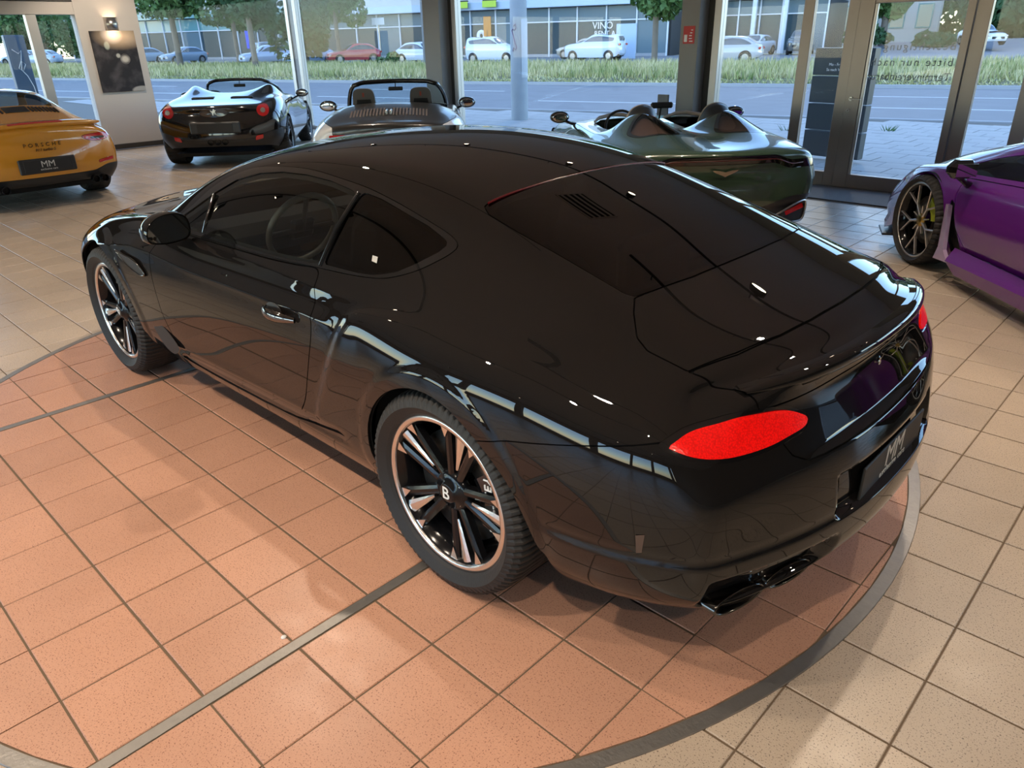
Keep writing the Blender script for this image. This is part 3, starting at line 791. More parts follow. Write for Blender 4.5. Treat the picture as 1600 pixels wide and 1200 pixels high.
# ---------------------------------------------------------------- shared car materials
def paint(name, col, rough=.12, metal=0., coat=1., spec=.5, flake=0.):
    return mat(name, col, rough, metal, spec, coat, .012)
m_gloss = mat('gloss black trim', (.006, .006, .0065), .08, 0, .5, .6)
m_dark = mat('dark underbody', (.006, .006, .006), .85)
m_rubber = mat('tyre rubber', (.018, .0165, .0155), .62, bump=(90, .12))
m_rimblack = mat('gloss black rim', (.006, .006, .007), .14, 0, .35, .0)
m_rimcut = mat('machined rim face', (.78, .74, .71), .22, 1.)
m_disc = mat('brake disc iron', (.20, .19, .18), .35, .9)
m_tint = glass_mat('tinted car glass', (.52, .56, .55))
m_dtint = glass_mat('dark privacy glass', (.035, .035, .035))
m_leather = mat('dark leather', (.02, .018, .017), .5, bump=(120, .15))
m_seat = mat('grey leather', (.10, .095, .09), .5, bump=(120, .15))
m_satinblk = mat('satin black plastic', (.02, .02, .021), .42)

def dense(cage, levels, fit=8):
    T, F = cage; V = cc_fit(T, F, fit)
    for _ in range(levels): V, F = cc_sub(V, F)
    return V, F
def poly_side(P, s, ymin=.2):
    """signed distance to a side-view outline (x,z) on flank s"""
    P = np.asarray(P, float)
    return lambda V: np.maximum(sd_poly(V[:, [0, 2]], P), ymin - s * V[:, 1])
def poly_top(P, zmin=.7):
    P = np.asarray(P, float)
    return lambda V: np.maximum(sd_poly(V[:, [0, 1]], P), zmin - V[:, 2])
def poly_rear(P, xmax):
    P = np.asarray(P, float)
    return lambda V: np.maximum(sd_poly(V[:, [1, 2]], P), V[:, 0] - xmax)
def sym_y(P):
    """right half outline (x, y>=0 list) mirrored to a closed one"""
    return list(P) + [(x, -y) for x, y in P[::-1] if y > 1e-6]

# ---------------------------------------------------------------- wheels
def tyre(parent, R, w, rim, n=120):
    h = w / 2
    prof = [(rim - .012, -h * .72), (rim + .004, -h * .80), (rim + .012, -h * .86), (rim + (R - rim) * .45, -h * 1.0), (R - .022, -h * .93), (R - .006, -h * .80), (R, -h * .60), (R + .001, 0), (R, h * .60), (R - .006, h * .80), (R - .022, h * .93), (rim + (R - rim) * .45, h), (rim + .012, h * .86), (rim + .004, h * .80), (rim - .012, h * .72)]
    mb = MB()
    V = []; F = []; k = len(prof)
    cut = {4: .008, 5: .012, 9: .012, 10: .008, 6: .009, 8: .009}
    n2 = n * 3
    for j in range(n2):
        a = 2 * PI * j / n2
        for i, (r, y) in enumerate(prof):
            q = r - (cut.get(i, 0) if j % 3 == 0 else 0)
            V.append((q * math.cos(a), y, q * math.sin(a)))
    for j in range(n2):
        j2 = (j + 1) % n2
        for i in range(k - 1): F.append((j * k + i, j * k + i + 1, j2 * k + i + 1, j2 * k + i))
    mb.add(V, F, False)
    o = mb.build('tyre', m_rubber, parent)
    return o
def rim_barrel(parent, rim, w, m, lip_m=None, lip=.012, f=.0):
    h = w / 2
    mb = MB(); mb.lathe([(rim - .010, -(h * .78)), (rim - .026, -h * .70), (rim - .040, -h * .3), (rim - .050, h * .1), (rim - .045, -h * -.55), (rim - .03, h * .75)], axis='y', n=72)
    V = mb.v; mb.f = [f_[::-1] for f_ in mb.f]
    b = mb.build('rim_barrel', m, parent)
    mb = MB(); mb.lathe([(rim + .004, h * .74 - .004), (rim + .003, h * .80), (rim - lip, h * .80), (rim - lip - .004, h * .76), (rim - lip - .006, h * .60)], axis='y', n=96)
    # lathe about y turns heights to -y: flip so the lip looks outward (+y)
    mb.v = [(x, -y, z) for x, y, z in mb.v]
    r = mb.build('rim_lip', lip_m or m, parent)
    return b, r
def spoke_bar(mb, a0, a1, r0, r1, w0, w1, y0, y1, d0, d1, peak=.5, n=6):
    """one spoke from (angle a0, radius r0) to (a1, r1); front face at y, depth d behind; ridge in the middle"""
    V = []; F = []
    for i in range(n + 1):
        t = i / n; r = r0 + (r1 - r0) * t
        p = Vector((r0 * math.cos(a0), r0 * math.sin(a0))).lerp(Vector((r1 * math.cos(a1), r1 * math.sin(a1))), t)
        dr = Vector((r1 * math.cos(a1) - r0 * math.cos(a0), r1 * math.sin(a1) - r0 * math.sin(a0))).normalized(); nn = Vector((-dr.y, dr.x))
        w = (w0 + (w1 - w0) * t) / 2; y = y0 + (y1 - y0) * t; d = d0 + (d1 - d0) * t
        for u, dy in ((-1, -d), (-1, -d * .18), (-.35, 0), (.35, 0), (1, -d * .18), (1, -d)):
            q = p + nn * (u * w); V.append((q.x, y + dy, q.y))
    for i in range(n):
        for k in range(5): F.append((i * 6 + k, i * 6 + k + 1, (i + 1) * 6 + k + 1, (i + 1) * 6 + k))
    F.append(tuple(range(6))[::-1]); F.append(tuple(n * 6 + k for k in range(6)))
    F = [f[::-1] for f in F]
    mb.add(V, F)
def disc_and_caliper(parent, R, y, cal_m, ang, text=None):
    mb = MB(); mb.lathe([(R * .45, -y - .014), (R, -y - .014), (R, -y + .014), (R * .45, -y + .014)], axis='y', n=48, closed=True); mb.build('brake_disc', m_disc, parent)
    mb = MB(); V = []; F = []
    N_ = 10
    for i in range(N_ + 1):
        a = ang - .55 + 1.1 * i / N_
        for r, yy in ((R * .62, y - .03), (R * .62, y + .045), (R * .80, y + .06), (R * 1.04, y + .05), (R * 1.06, y - .03)): V.append((r * math.cos(a), yy, r * math.sin(a)))
    for i in range(N_):
        for k in range(5): F.append((i * 5 + k, i * 5 + (k + 1) % 5, (i + 1) * 5 + (k + 1) % 5, (i + 1) * 5 + k))
    F += [tuple(range(5)), tuple(N_ * 5 + k for k in range(5))[::-1]]
    mb.add(V, [f[::-1] for f in F], False)
    c = mb.build('brake_caliper', cal_m, parent)
    if text:
        r = R * .90
        text_mesh('caliper_lettering', text, .048, m_sw, c, frame_mat((r * math.cos(ang), y + .057, r * math.sin(ang)), (math.sin(ang), 0, -math.cos(ang)), (math.cos(ang), 0, math.sin(ang)), (0, 1, 0)), ext=.002, spacing=1.1)

def gt_wheel(name, w):
    """22-inch wheel, outer face toward +y; centre of the hub face at y=0"""
    t = bpy.data.objects.new(name, None); link(t); t.empty_display_size = .1
    R, rim = .372, .284
    h = w / 2; off = -h * .80 + .012
    def sub(o): o.location = (0, off, 0); return o
    sub(tyre(t, R, w, rim, 84))
    b, l = rim_barrel(t, rim, w, m_rimblack, m_rimcut, .016); sub(b); sub(l)
    for g_ in range(5):
        A = PI / 2 + .30 + g_ * 2 * PI / 5
        mb = MB()
        for s in (-1, 1):
            spoke_bar(mb, A + s * .30, A + s * .245, .058, rim - .012, .032, .036, -.022, -.006, .035, .03)
        # root webs that tie the twin legs to the hub
        mb.build('spoke', m_rimblack, t)
        mb = MB(); spoke_bar(mb, A + .06, A + .02, .105, rim - .010, .010, .052, -.020, -.0005, .02, .03)
        bl = mb.build('spoke_blade', m_rimcut, t)
        for s in (-1, 1):
            mb = MB(); a = A + s * .245; r = rim - .011
            V = [(r * math.cos(a - .085), .001, r * math.sin(a - .085)), (r * math.cos(a + .085), .001, r * math.sin(a + .085)), ((r - .055) * math.cos(a + s * .03), -.006, (r - .055) * math.sin(a + s * .03))]
            V += [(x, y - .015, z) for x, y, z in V]
            mb.add(V, [(0, 2, 1), (0, 1, 4, 3), (1, 2, 5, 4), (2, 0, 3, 5)]); mb.build('spoke_foot', m_rimcut, t)
    mb = MB(); mb.lathe([(.078, -.05), (.078, -.028), (.062, -.016), (.040, -.012), (.038, -.004), (.030, -.001), (0, 0)], axis='y', n=40); mb.v = [(x, -y, z) for x, y, z in mb.v]
    hb = mb.build('hub', m_rimblack, t)
    hb.data.flip_normals()
    mb = MB()
    for k in range(5):
        a = PI / 2 + .30 + PI / 5 + k * 2 * PI / 5
        mb.lathe([(.010, .03), (.010, .022), (.006, .016), (0, .016)], (.057 * math.cos(a), 0, .057 * math.sin(a)), 'y', 8)
    mb.build('wheel_bolt', m_satin, t)
    text_mesh('hub_letter', 'B', .066, m_sw, hb, frame_mat((0, .0012, 0), (-1, 0, 0), (0, 0, 1), (0, 1, 0)), ext=.001)
    disc_and_caliper(t, .205, -.085, m_gloss, PI - .12, 'BENTLEY')
    return t
def wheel_set(parent, make, spots):
    """spots: (x, y, z, side, width key, roll); the right-hand ones are turned about z"""
    proto = {}
    out = []
    for x, y, z, s, k, roll in spots:
        if k not in proto: proto[k] = make('wheel', k); t = proto[k]
        else: t = copy_tree(proto[k])
        t.parent = parent; t.location = (x, y, z); t.rotation_euler = (0, roll, 0) if s > 0 else (0, roll, PI)
        out.append(t)
    return out
def arch_liner(parent, x, z, r, y0, y1, s):
    mb = MB(); n = 28; V = []; F = []
    for i in range(n + 1):
        a = -.05 + (PI + .1) * i / n
        for yy in (y0, y1): V.append((x + r * math.cos(a), s * yy, z + r * math.sin(a)))
    F = [(2 * i, 2 * i + 1, 2 * i + 3, 2 * i + 2) for i in range(n)]
    c = len(V); V.append((x, s * y0, z)); F += [(c, 2 * i, 2 * i + 2) for i in range(n)]
    mb.add(V, F, True); return mb.build('wheel_arch_liner', m_dark, parent)

# ---------------------------------------------------------------- the black coupe itself
m_gtpaint = paint('black coupe paint', (.0085, .0074, .0072), .38, spec=.0)
gt = thing('car', 'black two-door luxury coupe on the terracotta turntable in the foreground', 'car', (0, 0, ZT))
V, F = dense(car_cage(gt_stations(), gt_rear, gt_front), 4)
N = vnormals(V, F)
V = gt_relief(V, N)
N = vnormals(V, F)
B = Surf(V, N, [tuple(f) for f in F.tolist()])
ARCH_R = catmull([(.36, .05), (.358, .288), (.388, .398), (.377, .503), (.325, .603), (.244, .684), (.15, .736), (.0565, .761), (-.041, .761), (-.132, .735), (-.216, .69), (-.291, .636), (-.355, .571), (-.4025, .485), (-.4423, .3955), (-.4743, .338), (-.52, .05)], 5)
ARCH_F = [(2.30, .05), (2.335, .25)] + [(2.84 + .418 * math.cos(a), .372 + .418 * math.sin(a)) for a in np.linspace(PI + .02, 0, 40)] + [(3.262, .05)]
for s in (1, -1):
    for A_ in (ARCH_R, ARCH_F): B = B.clip(poly_side(A_, s, .45)(B.V), 1)
liner_src = B
GF = [(.764, 1.010), (.938, .996), (1.131, .990), (1.432, .987), (1.69, .986), (1.95, .982), (2.02, .985), (1.99, 1.006), (1.887, 1.061), (1.736, 1.145), (1.586, 1.212), (1.416, 1.254), (1.229, 1.277), (1.048, 1.283), (.8775, 1.2767), (.742, 1.2605), (.703, 1.251)]
GR = [(.735, 1.013), (.702, 1.2), (.672, 1.253), (.655, 1.2576), (.56, 1.246), (.454, 1.224), (.296, 1.19), (.2, 1.160), (.183, 1.149), (.201, 1.126), (.2735, 1.082), (.342, 1.048), (.398, 1.033), (.45, 1.022), (.53, 1.016)]
GO = catmull([(1.212, 1.296), (1.03, 1.301), (.852, 1.291), (.659, 1.273), (.466, 1.240), (.289, 1.200), (.188, 1.173), (.145, 1.152), (.148, 1.133), (.184, 1.105), (.26, 1.063), (.355, 1.030), (.431, 1.015), (.561, 1.004), (.754, .996), (1.111, .980), (1.48, .974), (1.75, .970), (2.02, .966), (2.075, .975), (2.03, 1.0), (1.917, 1.070), (1.801, 1.156), (1.667, 1.219), (1.465, 1.272)], 6)
glass = []
for s in (1, -1):
    fr, B = B.split(poly_side(GO, s), .002)
    a, fr = fr.split(poly_side(GF, s), .001); b, fr = fr.split(poly_side(GR, s), .001)
    glass.append((s, a, b, fr))
RW = sym_y([(.150, 0), (.152, .25), (.165, .50), (.160, .548), (.12, .568), (-.02, .572), (-.176, .568), (-.33, .564), (-.43, .560), (-.458, .548), (-.475, .47), (-.501, .305), (-.512, .12), (-.514, 0)])
rw, B = B.split(poly_top(RW, .98), .004)
WS = sym_y([(1.735, 0), (1.715, .25), (1.665, .48), (1.67, .545), (1.72, .572), (2.0, .622), (2.20, .662), (2.27, .655), (2.36, .55), (2.43, .3), (2.455, 0)])
ws, B = B.split(poly_top(WS, .9), .004)
lid = sym_y([(-.518, 0), (-.516, .12), (-.505, .305), (-.478, .47), (-.462, .555), (-.500, .612), (-.559, .677), (-.608, .696), (-.7307, .688), (-.784, .534), (-.825, .36), (-.842, .2), (-.849, 0)])
bl, B = B.split(poly_top(catmull(lid, 1), .85), .0045)
TL = catmull([(.873, .833), (.816, .861), (.735, .873), (.673, .884), (.589, .879), (.530, .867), (.487, .848), (.456, .828), (.452, .808), (.478, .790), (.550, .784), (.621, .778), (.694, .776), (.759, .779), (.819, .791), (.858, .809)], 6)
def tl_fun(s):
    # measured around the corner so the outline keeps its shape where the flank turns into the tail
    P = np.asarray(TL)
    return lambda V: np.maximum(np.maximum(sd_poly(np.stack([s * V[:, 1], V[:, 2]], 1), P), V[:, 0] + .72), .3 - s * V[:, 1])
lamps = []
for s in (1, -1):
    lp, B = B.split(tl_fun(s), .0)
    d = tl_fun(s)(lp.V)
    core = lp.clip(d + .011, -1); bez = lp.clip(d + .011, 1)
    lamps.append((s, core, bez))
sp_out = sym_y([(-.853, 0), (-.846, .2), (-.829, .36), (-.791, .537), (-.7345, .688), (-.80, .662), (-.859, .630), (-.908, .626), (-1.2, .64), (-1.2, 0)])
spo, B = B.split(lambda V: np.maximum(poly_top(sp_out, .5)(V), .880 - V[:, 2]), .005)
BF = [(y, z) for y, z in [(.632, .93), (.62, .86), (.576, .781), (.557, .746), (.509, .720), (.44, .716), (0, .715)]]; BF = BF + [(-y, z) for y, z in BF[::-1][1:]]
bf, B = B.split(poly_rear(BF, -.85), .004)
strips = []
SK = catmull([(2.03, .312), (1.70, .345), (1.10, .368), (.75, .384), (.57, .385), (.64, .372), (1.04, .312), (1.62, .280), (2.0, .290)], 5)
for s in (1, -1):
    sk, B = B.split(poly_side(SK, s, .5), .002); strips.append(sk)
doors = []
DP = catmull([(.762, .990), (.745, .93), (.7216, .867), (.7204, .766), (.75, .668), (.795, .559), (.831, .476), (.870, .416), (.935, .358), (1.05, .318), (1.5, .300), (1.85, .300), (1.99, .345), (2.05, .43), (2.09, .53), (2.093, .62), (2.095, .69), (2.105, .765), (2.118, .83), (2.105, .880), (2.08, .935), (2.06, .958), (1.9, .962), (1.48, .968), (1.11, .974), (.9, .984)], 4)
for s in (1, -1):
    dr, B = B.split(poly_side(DP, s, .5), .005); doors.append((s, dr))
def seam(V):
    zz = np.interp(V[:, 0], [-1.2, -.86, -.757, -.6, -.448, -.34, -.27, -.18], [.86, .855, .833, .793, .752, .724, .700, .672])
    return np.maximum(V[:, 2] - zz, V[:, 0] + .19)
rb, B = B.split(seam, .004)
HD = sym_y([(2.462, 0), (2.44, .3), (2.37, .56), (2.28, .665), (2.35, .74), (2.50, .775), (2.75, .755), (3.0, .715), (3.2, .62), (3.34, .50), (3.45, .36), (3.52, .2), (3.545, 0)])
hd, B = B.split(poly_top(HD, .7), .005)
fb, B = B.split(lambda V: np.maximum(np.maximum(3.22 - V[:, 0], V[:, 2] - .68 - 0 * V[:, 0]), 0 * V[:, 0] - 1), .005)
HL = [(.60, .715), (.68, .755), (.76, .745), (.80, .69), (.77, .63), (.68, .605), (.61, .64)]
heads = []
for s in (1, -1):
    def hfun(V, s=s): return np.maximum(sd_poly(np.stack([s * V[:, 1], V[:, 2]], 1), catmull(HL, 5)), 3.2 - V[:, 0])
    h1, B = B.split(hfun, .004); h2, fb = fb.split(hfun, .004); heads.append((s, h1, h2))

surf_obj('body_shell', B, m_gtpaint, gt, .006)
surf_obj('boot_lid', bl, m_gtpaint, gt, .012)
surf_obj('boot_face', bf, m_gtpaint, gt, .012)
surf_obj('rear_spoiler', spo, m_gtpaint, gt, .012)
# rolled lip along the trailing edge of the spoiler
V_ = []; F_ = []; sec = [(.100, .004), (.055, .007), (.020, .012), (.000, .012), (-.011, .005), (-.014, -.010), (-.008, -.026), (.006, -.034), (.045, -.040)]
ny = 61; k = len(sec)
for j in range(ny):
    y = -.640 + 1.280 * j / (ny - 1); e = abs(y) / .652; t = 1 - .85 * min(max((e - .70) / .28, 0), 1) ** 1.5
    x0 = -1.012 + .140 * e ** 2.3; z0 = .953 - .030 * e ** 2
    for a, b in sec: V_.append((x0 + a * (.25 + .75 * t) + (1 - t) * .006, y, z0 + b * t + (1 - t) * .001))
for j in range(ny - 1):
    for i in range(k - 1): F_.append((j * k + i, j * k + i + 1, (j + 1) * k + i + 1, (j + 1) * k + i))
mesh_obj('spoiler_lip', V_, F_, m_gtpaint, gt, True)
surf_obj('rear_bumper', rb, m_gtpaint, gt, .010)
surf_obj('front_bumper', fb, m_gtpaint, gt, .010)
for sk in strips: surf_obj('sill_strip', sk.offset(-.006), m_gloss, gt, .01)
surf_obj('bonnet', hd, m_gtpaint, gt, .012)
for s, dr in doors:
    d_ = surf_obj('door', dr, m_gtpaint, gt, .012)
    doors_obj = d_
    # pull handle in its cup
    mb = MB(); P_ = []
    for k in range(13):
        t = k / 12; P_.append((1.055 - .235 * t, s * (.938 + .032 * math.sin(PI * t)), .799 + .004 * math.sin(PI * t)))
    mb.tube(P_, [.008 + .010 * math.sin(PI * k / 12) for k in range(13)], 10); mb.v = [(x, y, .80 + (z - .80) * 1.35) for x, y, z in mb.v]
    mb.build('door_handle', m_chrome if False else mat('dark chrome', (.20, .195, .19), .08, 1.), d_)
    mb = MB(); mb.ball((.985, s * .926, .808), (.060, .010, .026), 16, 10); mb.build('handle_cup', m_black, d_)
for s, a, b, fr in glass:
    surf_obj('window_trim', fr.offset(.002), m_gloss, gt, .008)
    surf_obj('side_window', a.offset(-.003), m_tint, gt); surf_obj('quarter_window', b.offset(-.003), m_dtint, gt)
    mb = MB(); mb.tube([(1.700, s * .838, .985), (1.708, s * .80, 1.06), (1.728, s * .742, 1.142)], .008, 6); mb.build('window_bar', m_gloss, gt)
    mb = MB(); mb.tube([(.752, s * .834, 1.004), (.728, s * .765, 1.13), (.688, s * .672, 1.256)], .011, 6); mb.build('window_pillar', m_gloss, gt)
    mb = MB(); y = s * .800
    if s > 0: 
        # little square sticker inside the quarter glass
        q = MB(); q.add([(.455, .7935, 1.058), (.488, .7905, 1.060), (.492, .781, 1.078), (.459, .783, 1.078)], [(0, 1, 2, 3)]); q.build('window_sticker', mat('pale sticker', (.45, .43, .40), .7), gt)
o = surf_obj('rear_window', rw.offset(-.002), m_dtint, gt, .004)
surf_obj('windscreen', ws.offset(-.002), m_tint, gt)
# red high brake light along the top of the rear glass
mb = MB(); P_ = [(.158 - .012 * (1 - (y / .53) ** 2), y, 0) for y in np.linspace(-.53, .53, 25)]
zt = lambda y: float(np.interp(abs(y), [0, .18, .256, .42, .52, .553], [1.3005, 1.2975, 1.294, 1.2815, 1.2665, 1.2555]))
mb.tube([(x, y, zt(y) - .002) for x, y, _ in P_], .0045, 6); mb.build('high_brake_light', mat('red lens', (.10, .004, .007), .2), gt)
m_tail = bpy.data.materials.new('lit tail lamp'); m_tail.use_nodes = True
_b = m_tail.node_tree.nodes['Principled BSDF']; _b.inputs['Base Color'].default_value = (.38, .004, .003, 1); _b.inputs['Roughness'].default_value = .18; _b.inputs['Coat Weight'].default_value = .15
_b.inputs['Emission Color'].default_value = (1, .006, .004, 1)
_v = m_tail.node_tree.nodes.new('ShaderNodeTexVoronoi'); _v.inputs['Scale'].default_value = 190
_tc = m_tail.node_tree.nodes.new('ShaderNodeTexCoord'); m_tail.node_tree.links.new(_tc.outputs['Object'], _v.inputs['Vector'])
_mr = m_tail.node_tree.nodes.new('ShaderNodeMapRange'); _mr.inputs[1].default_value = 0; _mr.inputs[2].default_value = .8; _mr.inputs[3].default_value = .72; _mr.inputs[4].default_value = .36
m_tail.node_tree.links.new(_v.outputs['Distance'], _mr.inputs[0]); m_tail.node_tree.links.new(_mr.outputs[0], _b.inputs['Emission Strength'])
_bu = m_tail.node_tree.nodes.new('ShaderNodeBump'); _bu.inputs['Strength'].default_value = .15; _bu.inputs['Distance'].default_value = .003
m_tail.node_tree.links.new(_v.outputs['Distance'], _bu.inputs['Height']); m_tail.node_tree.links.new(_bu.outputs[0], _b.inputs['Normal'])
for s, core, bez in lamps:
    l_ = surf_obj('tail_light', core.offset(.004), m_tail, gt, .012)
    surf_obj('bezel', bez.offset(-.003), m_gloss, l_, .02)
m_lamp = mat('clear headlight', (.55, .56, .58), .08, .6, coat=1.)
for s, h1, h2 in heads:
    o = surf_obj('headlight', Surf(np.concatenate([h1.V, h2.V]), np.concatenate([h1.N, h2.N]), h1.P + [tuple(i + len(h1.V) for i in p) for p in h2.P]), m_lamp, gt)
# underlay that closes the shut lines
ls = liner_src
ls = ls.clip(poly_top(RW, .98)(ls.V) + .03, 1); ls = ls.clip(poly_top(WS, .9)(ls.V) + .03, 1)
for s in (1, -1): ls = ls.clip(poly_side(GF, s)(ls.V) + .012, 1); ls = ls.clip(poly_side(GR, s)(ls.V) + .012, 1)
surf_obj('inner_shell', ls.offset(-.016), m_dark, gt)
for s in (1, -1):
    arch_liner(gt, 0, .372, .43, .55, .90, s); arch_liner(gt, 2.84, .372, .45, .55, .90, s)
mb = MB(); mb.box((1.35, 0, .20), (3.7, 1.5, .04)); mb.build('floor_pan', m_dark, gt)
# wheels
wheel_set(gt, lambda n, k: gt_wheel(n, k), [(0, .930, .374, 1, .30, 0), (2.838, .930, .374, 1, .275, .9), (0, -.930, .374, -1, .30, .4), (2.838, -.930, .374, -1, .275, .2)])
# door mirrors
m_mglass = mat('mirror glass', (.55, .58, .58), .03, 1.)
for s in (1, -1):
    r = bpy.data.objects.new('door_mirror', None); link(r, gt); r.location = (1.775, s * .985, 1.028); r.scale = (.8, .8, .8)
    V_, F_ = [], []
    # housing: a rounded shell, open to the rear
    ring = [(-.115, -.055), (-.06, -.078), (.03, -.080), (.10, -.062), (.118, -.01), (.105, .05), (.05, .078), (-.04, .070), (-.105, .02)]
    ring = catmull(ring, 4); n = len(ring)
    for k, (dx, sc) in enumerate(((-.075, 1.0), (-.06, 1.04), (-.01, 1.05), (.045, .93), (.085, .68), (.105, .30))):
        for a, b in ring: V_.append((dx + a * -.10, s * a * -1 * sc * 1, b * sc))
    for k in range(5):
        for j in range(n): F_.append((k * n + j, k * n + (j + 1) % n, (k + 1) * n + (j + 1) % n, (k + 1) * n + j))
    F_.append(tuple(5 * n + j for j in range(n)))
    if s < 0: F_ = [f[::-1] for f in F_]
    mesh_obj('housing', V_, [f[::-1] for f in F_], m_gtpaint, r, True)
    mesh_obj('mirror_pane', [(-.068 + a * -.10, s * -a * .93, b * .92) for a, b in ring], [tuple(range(n))[::-1] if s < 0 else tuple(range(n))], m_mglass, r)
    mesh_obj('mirror_backing', [(-.062 + a * -.10, s * -a * 1.0, b * 1.0) for a, b in ring], [tuple(range(n))[::-1] if s < 0 else tuple(range(n))], m_gloss, r)
    mb = MB(); mb.tube([(.02, s * -.02, -.06), (.015, s * -.06, -.075), (.0, s * -.115, -.07)], [.03, .024, .03], 10); mb.build('mirror_foot', m_gloss, r)
# exhaust tips: two flattened ovals each side
m_exh = mat('black chrome exhaust', (.13, .125, .12), .12, 1.)
for s in (1, -1):
    for yc, hw in ((.700, .096), (.505, .092)):
        mb = MB(); V_ = []; F_ = []; n = 28
        for dx, sc in ((.10, .90), (0, 1.0), (-.006, .97), (-.002, .88), (.09, .80)):
            for j in range(n):
                a = 2 * PI * j / n; y = yc + hw * sc * math.cos(a); z = .336 + .033 * sc * math.sin(a)
                V_.append((-.955 - .26 * (.7 - y) + dx, s * y, z))
        for k in range(4):
            for j in range(n): F_.append((k * n + j, k * n + (j + 1) % n, (k + 1) * n + (j + 1) % n, (k + 1) * n + j))
        if s > 0: F_ = [f[::-1] for f in F_]
        o = mesh_obj('exhaust_tip', V_, F_, m_exh, gt, True)
        mesh_obj('exhaust_throat', [V_[4 * n + j] for j in range(n)], [tuple(range(n))], m_black, o)
# number plate board
pl = MB(); pl.box((0, 0, 0), (.008, .52, .112), bev=.003); po_ = pl.build('number_plate', mat('plate board black', (.014, .0135, .013), .55), gt, (-1.086, 0, .553))
text_mesh('plate_lettering', 'MM', .105, mat('plate silver', (.60, .58, .54), .45), po_, frame_mat((-.005, 0, .014), (0, -1, 0), (0, 0, 1), (-1, 0, 0)), ext=.0006, spacing=.95)
text_mesh('plate_lettering', 'exclusive cars', .034, MAT['plate silver'], po_, frame_mat((-.005, 0, -.034), (0, -1, 0), (0, 0, 1), (-1, 0, 0)), ext=.0006, spacing=1.15)
# winged badge with a B
mb = MB(); mb.lathe([(0, .004), (.014, .003), (.017, 0)], n=20)
bd = mb.build('rear_badge', m_gloss, gt); bd.rotation_euler = (0, -PI / 2, 0); bd.location = (-.990, 0, .838)
text_mesh('badge_letter', 'B', .034, m_chrome, bd, frame_mat((0, 0, .0045), (0, -1, 0), (1, 0, 0), (0, 0, 1)), ext=.001)
mb = MB()
for s in (1, -1):
    for k in range(4): mb.add([(.004 - .004 * k, s * .018, .002), (.012 - .004 * k, s * (.038 - .005 * k), .001), (.008 - .004 * k, s * (.040 - .005 * k), .001), (.001 - .004 * k, s * .018, .002)], [(0, 1, 2, 3) if s < 0 else (3, 2, 1, 0)])
mb.build('badge_wing', m_exh, bd)
# parking sensors and side reflector
mb = MB()
for y, z in ((.72, .56), (.25, .66), (-.25, .66), (-.72, .56)): pass
for s in (1, -1):
    q = MB(); q.add([(-.757, s * .930, .580), (-.779, s * .9205, .587), (-.774, s * .921, .528), (-.760, s * .926, .523)], [(0, 1, 2, 3) if s > 0 else (3, 2, 1, 0)]); q.build('side_reflector', mat('smoked reflector', (.08, .05, .04), .15), gt)
    # wing vents behind the front wheel
    vp = catmull([(2.50, .800), (2.39, .792), (2.26, .782), (2.165, .735), (2.22, .716), (2.345, .732), (2.44, .765)], 5)
    vy = .968
    mesh_obj('wing_vent', [(x, s * (vy + .006), z) for x, z in vp] , [tuple(range(len(vp))) if s < 0 else tuple(range(len(vp)))[::-1]], m_black, gt)
    mb = MB(); mb.tube([(x, s * (vy + .006), z) for x, z in vp], .005, 6, closed=True); mb.build('vent_surround', m_exh, gt)
    vp = catmull([(2.285, .452), (2.2, .462), (2.10, .445), (1.99, .378), (2.06, .325), (2.15, .335), (2.23, .385)], 4)
    mesh_obj('lower_vent', [(x, s * .953, z) for x, z in vp], [tuple(range(len(vp))) if s < 0 else tuple(range(len(vp)))[::-1]], m_black, gt)
# cabin
mb = MB(); mb.box((1.45, 0, .52), (2.1, 1.5, .10), bev=.02); mb.box((2.02, 0, .86), (.34, 1.46, .16), bev=.05); mb.box((1.3, 0, .62), (1.5, .22, .22), bev=.03); mb.build('cabin_tub', m_leather, gt)
for s in (1, -1):
    st = bpy.data.objects.new('seat', None); link(st, gt); st.location = (1.05, s * .38, .56)
    MB().box((.18, 0, .06), (.50, .50, .16), bev=.05).build('seat_cushion', m_seat, st)
    o = MB().box((0, 0, .32), (.14, .50, .60), bev=.06).build('seat_back', m_seat, st); o.rotation_euler = (0, -.28, 0); o.location = (-.08, 0, 0)
    o = MB().box((0, 0, 0), (.09, .27, .18), bev=.04).build('headrest', m_seat, st); o.location = (-.27, 0, .68)
    r2 = bpy.data.objects.new('rear_seat', None); link(r2, gt); r2.location = (.22, s * .34, .58)
    MB().box((.12, 0, .02), (.40, .44, .14), bev=.05).build('seat_cushion', m_seat, r2); MB().box((-.16, 0, .22), (.14, .44, .44), bev=.05).build('seat_back', m_seat, r2)
sw = bpy.data.objects.new('steering_wheel', None); link(sw, gt); sw.location = (1.62, .38, .93); sw.rotation_euler = (0, -.42 - PI / 2, 0)
mb = MB(); mb.tube([(.185 * math.cos(a), .185 * math.sin(a), 0) for a in np.linspace(0, 2 * PI, 40, endpoint=False)], .015, 10, closed=True); mb.build('rim', mat('light leather wheel rim', (.20, .18, .15), .45), sw)
mb = MB(); mb.box((0, 0, -.01), (.11, .13, .04), bev=.015)
for a in (0, PI, -PI / 2): mb.tube([(0, 0, 0), (.18 * math.sin(a) * -1, .18 * math.cos(a), 0)], .013, 6)
mb.build('spokes', m_satinblk, sw)
